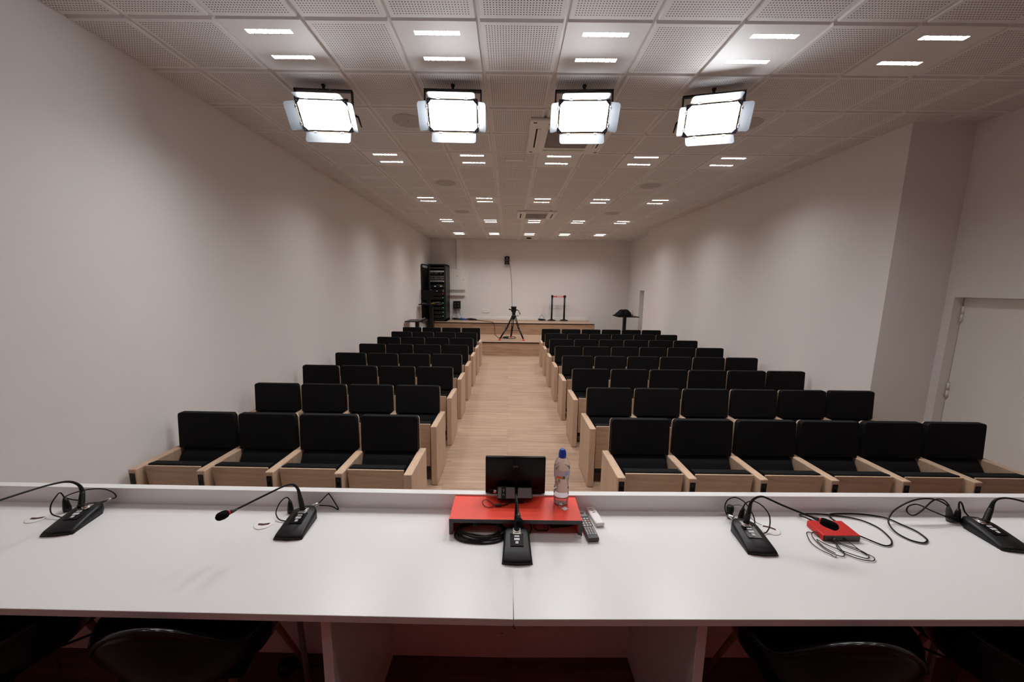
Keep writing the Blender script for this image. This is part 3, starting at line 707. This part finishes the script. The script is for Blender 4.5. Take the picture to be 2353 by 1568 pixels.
b.tube([(.115, 1.40, ZT+.05), (.118, 1.385, ZT+.012), (.13, 1.378, ZT+.004), (.165, 1.376, ZT+.004), (.178, 1.385, ZT+.006), (.168, 1.40, ZT+.05)], .002, BLACKM)
b.tube([(.162, 1.40, ZT+.05), (.16, 1.376, ZT+.004)], .002, BLACKM, sub=1); tag(b.done('wire_holder'), 'thin black wire frame under the right half of the red shelf', 'holder')
b = MB(); b.box(-.048, .048, -.03, .03, .0, .045, BLACK, .008, 3); tag(b.done('power_adapter', None, None, (.222, 1.43, ZT+.001), (0, 0, .12)), 'black power adapter under the right end of the red shelf', 'power adapter')

# tablet-like monitor on the ledge
t = thing('small_monitor', 'small black screen standing on the desk ledge behind the red shelf', 'monitor', (.0285, 1.535, 1.182))
b = MB(); b.box(-.1365, .1365, -.009, .008, .0, .176, GLOSSB, .004, 2); b.box(-.132, .132, -.0100, -.0088, .022, .171, GLOSSB); b.done('screen_body', None, t)
b = MB(); b.box(-.12, .12, -.012, .011, .0, .02, BLACK, .003, 2); b.done('hinge_bar', None, t)
text_obj('maker_mark', 'IVIX', .012, mat('dim_print', (.35, .18, .22), .5), t, (0, -.0104, .131), (PI/2, 0, 0), .0002)
# converter boxes in front of it
for x, wd, dp, lab, z0 in ((-.012, .082, .052, 'black box with grey top and printed strap before the small screen', 0), (.070, .068, .048, 'black box with glossy wrapped grey top, right of its twin', 0)):
    t = thing('converter_box', lab, 'electronic box', (x, 1.503, 1.193), 0, 'converter boxes on the red shelf'); t.rotation_euler = (math.radians(48), 0, 0)
    b = MB(); b.box(-wd/2, wd/2, -dp/2, dp/2, .012, .032, BLACK, .003, 2); b.done('case', None, t)
    b = MB(); b.prism([(-wd/2+.002, -dp/2+.002), (wd/2-.002, -dp/2+.002), (wd/2-.005, dp/2-.004), (-wd/2+.005, dp/2-.004)], 'z', .032, .0335, WRAP, .0005, 1); b.done('top_plate', None, t)
    if x < 0:
        b = MB(); b.box(-.022, -.002, -dp/2-.001, dp/2, .0336, .0355, BLACK); b.box(-.022, -.002, -dp/2-.0015, -dp/2, .002, .035, BLACK); o = b.done('strap', None, t)
        b = MB(); b.tube([(-.016, .014, .0362), (-.012, .007, .0362), (-.008, .014, .0362)], .0008, PRINT, sub=1, n=5); b.tube([(-.012, .007, .0362), (-.012, .001, .0362)], .0008, PRINT, sub=1, n=5)
        b.tube([(-.016, -.012, .0362), (-.012, -.005, .0362), (-.008, -.012, .0362)], .0008, PRINT, sub=1, n=5); b.done('strap_print', None, o)
        b = MB(); b.cyl((-wd/2, .005, .018), (-wd/2-.016, .008, .022), .008, SILVER); b.done('connector', None, t)
    else:
        b = MB(); b.cyl((wd/2, -.01, .012), (wd/2+.008, -.01, .012), .003, SILVER); b.done('connector', None, t)
b = MB(); b.box(-.012, .03, -.01, .012, 0, .028, BLACK, .003, 2); tag(b.done('clamp', None, None, (.035, 1.475, 1.171)), 'black clip between the two boxes on the red shelf', 'clip')
# strap loop
t = thing('lanyard', 'black cord loop with a cylindrical bead lying on the red shelf', 'lanyard', (-.045, 1.445, 1.171))
b = MB(); b.tube([(-.012, .0, .005), (-.035, -.012, .003), (-.055, -.008, .003), (-.07, .012, .003), (-.072, .03, .004), (-.058, .042, .004), (-.04, .03, .004), (-.022, .008, .005), (-.010, .001, .005)], .0013, CABLE); b.done('loop', None, t)
b = MB(); b.cyl((-.015, 0, .0065), (.012, 0, .0065), .006, DGREY); b.done('bead', None, t)
b = MB(); b.tube([(.012, 0, .006), (.03, .01, .004), (.045, .022, .005), (.065, .03, .008)], .0018, CABLE); b.tube([(.012, 0, .006), (.028, .004, .004), (.045, .016, .005), (.067, .024, .008)], .0014, CABLE); b.done('tether', None, t)

# water bottle
t = thing('water_bottle', 'clear plastic water bottle with blue sports cap on the red shelf', 'bottle', (.232, 1.478, 1.1705)); t.scale = (1, 1, .97)
pr = [(.0, .004), (.018, .002), (.027, .001), (.0315, .008), (.033, .02), (.0335, .035), (.0315, .040), (.0335, .046), (.0335, .056), (.0312, .061), (.0330, .067), (.0325, .080), (.0300, .086), (.0305, .095), (.0285, .105), (.0305, .116), (.0335, .128), (.0348, .145), (.0350, .170), (.0340, .186), (.0305, .200), (.0235, .213), (.0165, .221), (.0140, .225), (.0140, .232)]
b = MB(); b.lathe(pr, PET, 40, cap=False); b.done('bottle_body', None, t)
b = MB(); b.lathe([(.0, .0065)]+[(max(r-.0016, 0), z+.001) for r, z in pr[1:-6]]+[(.0, .190)], mat('water', (.98, .99, 1), 0, trans=.92, ior=1.12), 40, cap=False); b.done('water', None, t)
b = MB()
def band(a0, a1, z0, z1, m, r=.0354):
    n = 12; V = []; F = []
    for i in range(n+1):
        a = a0+(a1-a0)*i/n; V += [(r*math.cos(a), r*math.sin(a), z0), (r*math.cos(a), r*math.sin(a), z1)]
    for i in range(n): F.append((2*i, 2*i+2, 2*i+3, 2*i+1))
    b.add(V, F, m, True)
band(math.radians(205), math.radians(335), .134, .172, LABELM); band(math.radians(222), math.radians(268), .135, .146, ORANGE, .0357); band(math.radians(268), math.radians(285), .134, .148, GREEN, .0357)
band(math.radians(285), math.radians(325), .15, .168, mat('label_blue', (.45, .5, .72), .4), .0357)
b.done('bottle_label', None, t)
b = MB(); b.lathe([(.0165, .222), (.0165, .240), (.0155, .243), (.0150, .250), (.0110, .258), (.006, .261), (0, .261)], BLUE, 24, cap=False); b.box(-.005, .005, .008, .018, .238, .25, BLUE, .002, 2); b.done('cap', None, t)
b = MB(); b.box(-.011, .011, -.010, .010, 0, .0006, WPLAST); tag(b.done('paper_scrap', None, None, (.243, 1.432, 1.1705), (0, 0, .65)), 'small pale square of paper at the foot of the bottle', 'paper')

# remotes
t = thing('remote_control', 'dark remote control with many grey buttons right of the red shelf', 'remote control', (.336, 1.40, ZT+.001), .10, 'remote controls')
b = MB(); b.box(-.0235, .0235, -.085, .085, .002, .018, DGREY, .004, 3); b.done('case', None, t)
b = MB()
for r in range(5):
    for c in range(4): b.box(-.019+c*.0105, -.012+c*.0105, -.062+r*.0095, -.0555+r*.0095, .018, .0195, BUTTON, .0008, 1)
for r in range(4):
    for c in range(3):
        if (r, c) == (2, 2): continue
        b.box(-.018+c*.013, -.0095+c*.013, -.010+r*.0145, -.002+r*.0145, .018, .0198, BUTTON, .001, 1)
b.box(-.018, .018, .055, .058, .018, .0192, BUTTON); b.box(-.018, .018, .062, .065, .018, .0192, BUTTON); b.box(.008, .016, .072, .077, .018, .0192, BUTTON); b.done('buttons', None, t)
b = MB(); b.box(.008, .0165, .019, .027, .018, .0198, ORANGE, .001, 1); b.done('orange_button', None, t)
t = thing('remote_control', 'small white remote control right of the dark one', 'remote control', (.385, 1.468, ZT+.001), .16, 'remote controls')
b = MB(); b.box(-.02, .02, -.062, .062, 0, .019, WPLAST, .007, 3); b.done('case', None, t)
b = MB()
for k, (x, y, w_) in enumerate(((-.004, .04, .009), (.0, .027, .007), (.002, .014, .009))): b.box(x-w_/2-.003, x+w_/2, y-.0025, y+.0025, .019, .0198, MGREY, .0008, 1)
b.done('buttons', None, t)

# ------------------------------------------------------------------ shell armchairs behind the desk
def armchair(x, y, rz, label):
    t = thing('shell_chair', label, 'chair', (x, y, ZD), rz, 'black shell armchairs')
    # chair faces local +y (toward the desk); back at y=-0.24
    b = MB(); n = 40; V = []; F = []
    def rim(a):      # a: -pi..pi around, a=-pi/2 is the back
        s = -math.sin(a)              # 1 at back
        h = .44 + (.335*max(0, s)**1.6 if s > 0 else 0)
        side = abs(math.cos(a))
        h = max(h, .44+.20*side**.7*(1 if s > -.55 else max(0, (s+1)/.45)))
        return h
    lev = 9
    for j in range(lev+1):
        f = j/lev
        for i in range(n):
            a = -PI+2*PI*i/n; rx = .17+.12*f**.6; ry = .16+.10*f**.6
            if math.sin(a) > 0: ry = .17+.06*f
            z = .42+.0*f+(rim(a)-.42)*f**1.4
            y_ = math.sin(a)*ry-(.03*f if math.sin(a) < 0 else 0)
            V.append((math.cos(a)*rx, y_, z))
    V.append((0, 0, .415)); c = len(V)-1
    for j in range(lev):
        for i in range(n): F.append((j*n+i, j*n+(i+1) % n, (j+1)*n+(i+1) % n, (j+1)*n+i))
    for i in range(n): F.append((c, (i+1) % n, i))
    b.add(V, F, GLOSSC, True); o = b.done('shell', None, t)
    md = o.modifiers.new('th', 'SOLIDIFY'); md.thickness = .012; md.offset = 0
    b = MB(); rp = [((math.cos(a))*.292, math.sin(a)*(.262 if math.sin(a) < 0 else .232)-(.03 if math.sin(a) < 0 else 0), rim(a)) for a in [(-PI+2*PI*i/n) for i in range(n)]]
    b.tube(rp, .010, GLOSSC, closed=True, sub=2); b.done('rim', None, t)
    b = MB(); b.prism([(-.2, -.17), (.2, -.17), (.2, .2), (-.2, .2)], 'z', .43, .47, FABRIC, .015, 3); b.done('seat_pad', None, t)
    for sx_ in (-1, 1):
        for s2 in (-1, 1):
            b = MB(); b.cyl((sx_*.13, s2*.12, .41), (sx_*.23, s2*.22, .002), .013, WOODLEG, .009); b.done('leg', None, t)
    b = MB()
    for s in (-1, 1): b.tube([(s*.15, .14, .33), (-s*.15, -.14, .33)], .005, BLACKM, sub=1)
    b.done('brace', None, t)
armchair(-1.14, 1.215, .12, 'glossy black shell armchair under the left desk, right one of the pair')
armchair(-1.90, 1.20, -.1, 'glossy black shell armchair in the bottom left corner')
armchair(1.14, 1.205, -.12, 'glossy black shell armchair under the right desk, left one of the pair')
armchair(1.90, 1.195, .1, 'glossy black shell armchair in the bottom right corner')
for x, lab in ((-.89, 'slim grey metal support leg left of the desk divider'), (1.84, 'slim grey metal support leg at the far right under the desk')):
    t = thing('desk_support', lab, 'support leg', (x, 1.33, ZD), 0, 'metal legs under the desk')
    b = MB(); b.tube([(.0, 0, .762), (.008, .01, .4), (.02, .02, .02)], .011, MGREY, sub=2); b.done('tube', None, t)
    b = MB(); b.lathe([(.03, 0), (.03, .01), (.012, .02)], BLACK, 16, Matrix.Translation((.02, .02, .001))); b.done('foot', None, t)
b = MB(); b.lathe([(.0, 0), (.03, .004), (.042, .02), (.04, .045), (.02, .062), (0, .065)], GLOSSB, 20, cap=False); b.tube([(.03, 0, .02), (.12, .02, .008), (.24, .03, .006)], .005, CABLE)
tag(b.done('floor_socket', None, None, (-1.02, 1.44, ZD+.001)), 'round black knob with a lead on the floor under the left desk', 'floor box')

# ------------------------------------------------------------------ stage: rack
t = thing('equipment_rack', 'tall black equipment rack with open glass door on the stage', 'equipment rack', (-2.60, 13.0, Z2+.001))
W2, HR, DR = .31, 2.06, .88
b = MB(); b.box(-W2, -W2+.03, 0, DR, 0, HR, BLACKM, .003, 1); b.box(W2-.03, W2, 0, DR, 0, HR, BLACKM, .003, 1); b.box(-W2, W2, 0, DR, HR-.05, HR, BLACKM, .003, 1); b.box(-W2, W2, 0, DR, 0, .09, BLACKM, .003, 1); b.box(-W2, W2, DR-.02, DR, 0, HR, BLACKM)
b.box(-W2+.03, -W2+.06, .02, .05, .09, HR-.05, DGREY); b.box(W2-.06, W2-.03, .02, .05, .09, HR-.05, DGREY); b.done('cabinet', None, t)
iw = W2-.06
def unit(z, h, m, name='rack_unit', det=None):
    b = MB(); b.box(-iw, iw, .03, .4, z, z+h, m, .002, 1)
    if det: det(b, z, h)
    return b.done(name, None, t)
def ports(b, z, h):
    for k in range(24): b.box(-.22+k*.0185, -.208+k*.0185, .0275, .0305, z+.012, z+h-.014, HOLE)
def cables_(b, z, h):
    for k in range(14):
        x = -.2+k*.03; b.tube([(x, .03, z+.02), (x+random.uniform(-.02, .02), -.01, z-.02), (x+random.uniform(-.05, .05), -.005, z-.06), (x+random.uniform(-.04, .04), .03, z-.09)], .003, random.choice([MGREY, DGREY, MGREY]), n=5, sub=3)
def vents(b, z, h):
    for k in range(6): b.box(-.1, .17, .0275, .0305, z+.012+k*(h-.02)/6, z+.016+k*(h-.02)/6, DGREY)
unit(1.90, .044, DGREY)
for z in (1.78, 1.60, 1.52, 1.43):
    o = unit(z, .045, MGREY if z not in (1.78, 1.43) else WPLAST, 'patch_panel', ports)
    if z != 1.43:
        b = MB(); cables_(b, z, .04); b.done('patch_leads', None, o)
u = unit(1.20, .13, BLACK, 'receiver')
for x in (-.08, .13):
    b = MB(); b.box(x-.03, x+.03, .0265, .0305, 1.265, 1.285, LCD); b.done('display', None, u)
b = MB(); b.tube([(.0, .02, 1.31), (.08, -.01, 1.32), (.18, .01, 1.31), (.22, .02, 1.25)], .004, YELLOW); b.done('yellow_lead', None, u)
u = unit(1.05, .12, BLACK, 'server')
b = MB(); b.cyl((-.01, .03, 1.10), (-.01, .025, 1.10), .012); b.done('indicator', LEDB, u)
for s in (-1, 1):
    b = MB(); b.box(s*.215-.012, s*.215+.012, .01, .03, 1.06, 1.16, SILVER, .004, 2); b.done('grab_handle', None, u)
for z, m_ in ((.93, LEDR), (.79, LEDG), (.60, LEDG), (.42, LEDG), (.26, LEDG), (.12, LEDG)):
    u = unit(z, .11, BLACK, 'amplifier', vents); b = MB(); b.cyl((.2, .03, z+.075), (.2, .025, z+.075), .010); b.done('indicator', m_, u)
b = MB(); 
dX, dY = -.10, -.55
def dpt(f, o_=0): return (-W2+dX*f+o_, dY*f)
ang = math.atan2(dY, dX)
M = Matrix.Translation((-W2, 0, 0)) @ Matrix.Rotation(ang, 4, 'Z'); L_ = math.hypot(dX, dY)
b.box(0, .03, -.012, .012, .03, HR-.03, BLACKM, M=M); b.box(L_-.04, L_, -.012, .012, .03, HR-.03, BLACKM, M=M); b.box(0, L_, -.012, .012, .03, .07, BLACKM, M=M); b.box(0, L_, -.012, .012, HR-.07, HR-.03, BLACKM, M=M)
o = b.done('glass_door', None, t); b = MB(); b.box(.03, L_-.04, -.003, .003, .07, HR-.07, GLASS, M=M); b.done('pane', None, o)

# wall things behind
t = thing('electrical_cabinet', 'flat white electrical cabinet with yellow warning triangle on the back wall', 'electrical cabinet', (-2.015, YB, 1.98))
b = MB(); b.box(-.295, .295, -.10, 0, 0, .79, WPLAST, .004, 1); b.done('casing', None, t)
b = MB(); b.box(-.275, .285, -.106, -.10, .015, .775, WPLAST, .002, 1); dd = b.done('cabinet_door', None, t)
b = MB(); b.prism([(-.045, .52), (.02, .52), (-.0125, .58)], 'y', -.108, -.1055, YELLOW); b.done('warning_triangle', None, dd)
b = MB(); b.prism([(-.016, .527), (-.008, .527), (-.0125, .56)], 'y', -.1085, -.1078, BLACK); b.done('warning_bolt', None, dd)
b = MB(); b.cyl((.24, -.106, .39), (.24, -.112, .39), .012, DGREY, n=12); b.done('lock', None, dd)
b = MB(); b.box(-2.03, -1.815, YB-.09, YB, 2.775, CE, WPLAST, .003, 1); struct(tag(b.done('trim_1'), 'white vertical cable duct above the electrical cabinet', 'cable duct'))
b = MB(); b.box(-2.31, -1.73, YB-.09, YB, 1.765, 1.86, WPLAST, .003, 1); tag(b.done('cable_duct'), 'white horizontal duct under the electrical cabinet', 'cable duct')
t = thing('socket_box', 'black box with sockets on the back wall beside the rack', 'socket box', (-2.04, YB, 1.255))
b = MB(); b.box(-.14, .14, -.11, 0, 0, .295, BLACK, .006, 2); b.done('casing', None, t)
for x, z in ((-.06, .2), (.06, .2), (-.06, .1), (.06, .1)):
    b = MB(); b.cyl((x, -.11, z), (x, -.118, z), .03, DGREY, n=16); b.cyl((x, -.118, z), (x, -.121, z), .008, BUTTON if x > 0 else MGREY, n=10); b.done('socket', None, t)
for k, (x, x2, m_, l_) in enumerate(((-.1, -.24, CABLE, 'leftmost'), (-.06, -.02, CABLE, 'middle'), (-.03, .06, CABLE, 'third'), (.09, .22, BLUEC, 'blue right-hand'))):
    cable('power_lead', [(-2.04+x, YB-.06, 1.256), (-2.04+x, YB-.07, 1.15), (-2.04+x+(x2-x)*.5, YB-.08, .98), (-2.04+x2, YB-.12, Z2+.008)], .006, l_+' lead hanging from the black socket box', m=m_, group='leads under the socket box')
t = thing('wall_socket_plate', 'white socket plate low on the back wall left of the tripod', 'wall socket', (-.915, YB, 1.175))
b = MB(); b.box(-.15, .15, -.012, 0, -.075, .075, WPLAST, .003, 1); b.done('plate', None, t)
for x in (-.1, -.035, .035, .1):
    b = MB(); b.box(x-.026, x+.026, -.014, -.011, -.03, .03, WPLAST, .001, 1); b.cyl((x-.009, -.0145, .0), (x-.009, -.013, 0), .004, HOLE, n=8); b.cyl((x+.009, -.0145, .0), (x+.009, -.013, 0), .004, HOLE, n=8); b.done('socket', None, t)
# PTZ camera
t = thing('video_camera', 'black dome-head video camera on a wall bracket of the back wall', 'camera', (-.097, YB, 3.15))
b = MB(); b.box(-.09, .09, -.16, 0, -.165, -.145, BLACKM, .003, 1); b.done('bracket', None, t)
b = MB(); b.lathe([(.085, -.145), (.09, -.12), (.085, -.05), (.075, -.03)], BLACK, 28, Matrix.Translation((0, -.1, 0))); b.box(-.04, .04, -.192, -.18, -.12, -.1, MGREY, .003, 1); b.done('base', None, t)
for s in (-1, 1):
    b = MB(); b.box(s*.077-.015, s*.077+.015, -.14, -.06, -.04, .13, BLACK, .012, 3); b.done('fork_arm', None, t)
b = MB(); b.lathe([(.0, -.07), (.04, -.062), (.062, -.03), (.066, .02), (.055, .055), (.0, .075)], BLACK, 24, Matrix.Translation((0, -.1, .07)), cap=False); b.cyl((0, -.15, .06), (0, -.185, .055), .045, BLACK, .042); b.cyl((0, -.185, .055), (0, -.187, .0548), .032, MGREY); b.done('camera_head', None, t)
cable('camera_cable', [(.0, YB-.03, 3.03), (.04, YB-.012, 2.8), (.08, YB-.012, 2.45), (.105, YB-.012, 1.9), (.125, YB-.012, 1.4), (.13, YB-.02, Z2+.006)], .0045, 'thin black cable running down the back wall from the camera')

# ------------------------------------------------------------------ tripod on the step
t = thing('camera_tripod', 'black video tripod with red rubber feet standing on the step', 'tripod', (.13, 11.55, Z1+.001))
top = Vector((.03, .03, .74)); feet = [Vector((-.42, -.25, .03)), Vector((.35, -.25, .03)), Vector((-.05, .42, .03))]
b = MB(); b.lathe([(.05, .70), (.075, .72), (.08, .76), (.06, .79), (.045, .80)], BLACKM, 24, Matrix.Translation((.03, .03, 0))); b.lathe([(.02, .62), (.03, .66), (.03, .7)], BLACK, 16, Matrix.Translation((.03, .03, 0))); b.done('spider', None, t)
for i, ft in enumerate(feet):
    d_ = (ft-top); sd = d_.cross(Vector((0, 0, 1))).normalized()*.028; mid = top+d_*.48; hip = top+Vector((d_.x, d_.y, 0)).normalized()*.06
    b = MB()
    for s in (-1, 1): b.cyl(hip+sd*s, mid+sd*s*.9, .014, BLACKM, n=10)
    b.cyl(mid-d_*.03, mid+d_*.06, .036, BLACK, .03, 12)
    for s in (-1, 1): b.cyl(mid+sd*s*.5, ft-d_*.05+sd*s*.4, .02, BLACKM, n=10)
    b.cyl(mid, ft-d_*.06, .018, BLACKM, n=10); b.cyl(ft-d_*.07, ft, .024, BLACK, .018, 12); lg = b.done('leg', None, t)
    b = MB(); b.lathe([(.045, -.03), (.045, -.02), (.03, 0), (.015, .02)], REDP, 16, Matrix.Translation(ft)); o = b.done('rubber_foot', None, lg); o['label'] = 'red rubber foot'
b = MB(); cen = Vector((.0, .0, .3))
for ft in feet:
    p = top+(ft-top)*.62; b.tube([cen, p], .008, BLACKM, sub=1, n=6)
b.lathe([(.02, -.012), (.02, .012)], BLACK, 12, Matrix.Translation(cen)); b.done('spreader', None, t)
b = MB(); hx = Matrix.Translation((.03, .03, 0))
b.lathe([(.045, .80), (.05, .84), (.062, .88), (.062, .90)], BLACK, 20, hx); b.box(-.055, .105, -.03, .09, .90, 1.03, BLACK, .015, 3); b.box(-.065, .11, -.06, .12, 1.03, 1.07, BLACKM, .006, 2)
b.cyl((-.055, .03, .96), (-.12, .03, .98), .02, BLACK); b.cyl((-.12, .03, .98), (-.13, .03, .982), .03, DGREY); b.tube([(.105, .03, .96), (.16, .0, .95), (.20, -.08, .90), (.23, -.15, .83)], .012, BLACK, rr=[.02, .014, .012, .017]); b.tube([(.1, .03, .76), (.16, .0, .77), (.2, -.01, .79)], .007, BLACK); b.done('fluid_head', None, t)
cable('floor_cable', [(-1.30, 13.6, Z2+.012), (-.95, 13.3, Z2+.01), (-.62, 12.9, Z2+.01), (-.55, 12.72, Z2+.008), (-.52, 12.70, Z2-.05), (-.48, 12.5, Z1+.05), (-.42, 12.25, Z1+.01), (-.36, 11.9, Z1+.01), (-.30, 11.8, Z1+.01), (.0, 11.65, Z1+.01), (.22, 11.75, Z1+.01), (.2, 12.05, Z1+.012), (-.05, 12.15, Z1+.01), (-.2, 11.95, Z1+.01), (-.05, 11.8, Z1+.012)], .009, 'black cable trailing from the stage down to the tripod')
b = MB(); b.box(-.08, .08, -.025, .025, 0, .04, BLACK, .008, 2); tag(b.done('camera_plug', None, None, (-.08, 11.72, Z1+.012), (0, 0, .3)), 'small black power brick lying between the tripod legs', 'power adapter')

# ------------------------------------------------------------------ queue posts with red tape
posts = []
for i, (x, lab) in enumerate(((1.66, 'black barrier post with red tape, nearer the tripod'), (2.14, 'black barrier post with red tape head, nearer the stage end'))):
    t = thing('barrier_post', lab, 'barrier post', (x, 13.85, Z2+.001), 0, 'barrier posts')
    b = MB(); b.lathe([(.17, 0), (.17, .012), (.14, .03), (.06, .055), (.035, .07)], BLACK, 32); b.done('base', None, t)
    b = MB(); b.cyl((0, 0, .06), (0, 0, .90), .033, BLACK, n=24); b.done('pole', None, t)
    b = MB(); b.box(-.038, .038, -.038, .038, .89, .985, BLACK, .008, 2)
    if i == 1: b.box(.038, .055, -.03, .03, .90, .965, REDP, .004, 1)
    b.done('tape_head', None, t); posts.append(t)
b = MB(); b.box(.038, .442, -.002, .002, .905, .955, REDP); tp = b.done('tape', None, posts[0]); tp['label'] = 'red tape with white print'
b = MB(); b.box(.11, .13, -.0026, -.0019, .922, .938, PRINT); 
for k in range(12): b.box(.18+k*.019, .18+k*.019+.013, -.0026, -.0019, .918, .942, PRINT)
b.done('tape_print', None, tp)
# cable heaps on the stage
def heap(x, y, z, R_, m, label, n=6, name='coiled_cable', tri=False):
    b = MB(); pts = []
    for k in range(n*12):
        a = 2*PI*k/12; rr_ = R_*(.75+.25*math.sin(k*.61)); pts.append((rr_*math.cos(a), rr_*.6*math.sin(a), .012+.012*(k//12)*.6+.006*math.sin(k*1.3)))
    b.tube(pts, .010, m, n=6, sub=3)
    if tri: b.tube([(-R_, 0, .02), (-.03, 0, .20), (0, .0, .21), (.08, 0, .1), (.12, 0, .02)], .006, m)
    tag(b.done(name, None, None, (x, y, z)), label, 'cable', 'coiled cables on the stage')
heap(-2.05, 13.85, Z2, .16, CABLE, 'black coiled cable at the rack side under the socket box')
heap(-1.78, 13.75, Z2, .17, BLUEC, 'blue coiled cable on the stage')
heap(-1.42, 13.7, Z2, .2, CABLE, 'black coiled cable right of the blue one')
heap(1.29, 13.9, Z2, .15, CABLE, 'black coiled cable with an upright loop beside the barrier posts', tri=True)

# ------------------------------------------------------------------ bar tables
def bar_table(x0, x1, y0, y1, ztop, zf, px, label):
    t = thing('bar_table', label, 'table', (px, (y0+y1)/2, zf), 0, 'black bar tables')
    b = MB(); b.box(x0-px, x1-px, y0-(y0+y1)/2, y1-(y0+y1)/2, ztop-zf-.028, ztop-zf, BLACKM, .004, 2); b.done('tabletop', None, t)
    b = MB(); b.box(-.05, .05, -.05, .05, .015, ztop-zf-.028, BLACKM, .006, 2); b.done('column', None, t)
    b = MB(); b.box(-.24, .24, -.24, .24, .001, .015, BLACKM, .003, 1); b.done('foot_plate', None, t)
    return t
bar_table(-3.02, -2.49, 10.30, 10.96, 1.10, 0, -2.74, 'low-looking black bar table on the floor by the left wall')
bar_table(-3.0, -2.33, 11.84, 12.42, 1.52, Z1, -2.63, 'black bar table on the step carrying a dark monitor')
bar_table(3.70, 4.42, 12.1, 12.75, 1.17, 0, 4.03, 'black bar table in the far right corner with a black bag')
t = thing('monitor', 'black flat monitor standing on the bar table by the left wall', 'monitor', (-2.79, 12.3, 1.521))
b = MB(); b.box(-.23, .23, -.012, .018, .13, .46, GLOSSB, .004, 1); b.done('screen', None, t)
b = MB(); b.box(-.03, .03, .0, .02, .01, .2, BLACK); b.lathe([(.11, 0), (.11, .008), (.03, .016)], BLACK, 24); b.done('stand', None, t)
b = MB(); b.box(-.1, .1, -.07, .07, 0, .04, BLACK, .006, 2); b.box(-.08, .08, -.072, -.069, .01, .03, MGREY); tag(b.done('control_unit', None, None, (-2.86, 12.08, 1.521)), 'small black unit in front of the monitor on the bar table', 'electronic box')
b = MB(); b.tube([(-.06, 0, .008), (-.03, .02, .02), (.0, -.02, .03), (.03, .02, .02), (.07, 0, .012), (.02, -.03, .01)], .012, YELLOW, n=6); tag(b.done('yellow_strap', None, None, (-2.56, 12.05, 1.521)), 'crumpled yellow strap on the bar table by the monitor', 'strap')
b = MB(); b.box(-.1, .1, -.07, .07, -.006, .006, MGREY, .002, 1); b.box(-.015, .015, .05, .065, -.055, -.006, DGREY); tag(b.done('sheet_holder', None, None, (-2.43, 12.0, 1.578), (0, -.12, .1)), 'tilted grey sheet holder on the right end of the monitor table', 'holder', 'tilted grey holders')
b = MB(); b.box(-.1, .1, -.07, .07, -.006, .006, MGREY, .002, 1); b.box(-.015, .015, .05, .065, -.05, -.006, DGREY); tag(b.done('sheet_holder', None, None, (-2.55, 10.45, 1.155), (0, -.3, .2)), 'tilted grey sheet holder on the low left bar table', 'holder', 'tilted grey holders')
# bag and bottle on the right table
b = MB(); b.lathe([(.0, 0), (.30, .0), (.30, .03), (.26, .09), (.19, .15), (.14, .19), (.08, .20), (0, .205)], FABRIC, 26, cap=False)
for v in b.bm.verts:
    a = math.atan2(v.co.y, v.co.x); v.co.x *= .95+.12*math.sin(3*a+1)+(.12 if v.co.x < 0 and v.co.z < .06 else 0); v.co.y *= .72+.1*math.cos(2*a); v.co.z *= 1+.14*math.sin(5*a)*(v.co.z > .05)
t = thing('bag', 'black soft bag slumped on the far right bar table', 'bag', (3.98, 12.4, 1.171))
b.done('bag_body', None, t); b = MB(); b.tube([(-.08, -.1, .17), (-.05, -.14, .215), (.03, -.14, .225), (.09, -.1, .18)], .012, BLACK); b.done('handle', None, t)
b = MB(); b.tube([(-.28, -.05, .03), (-.34, -.08, .05), (-.30, -.12, .02), (-.36, -.15, .045), (-.4, -.1, .03)], .012, CABLE); b.done('strap', None, t)
t = thing('water_bottle', 'small clear bottle with red cap beside the black bag', 'bottle', (4.24, 12.3, 1.171))
b = MB(); b.lathe([(.0, 0), (.03, 0), (.032, .02), (.032, .12), (.025, .15), (.012, .17), (.012, .18)], PET, 20, cap=False); b.done('bottle_body', None, t)
b = MB(); b.lathe([(.015, .178), (.015, .2), (0, .2)], REDP, 14, cap=False); b.done('cap', None, t)
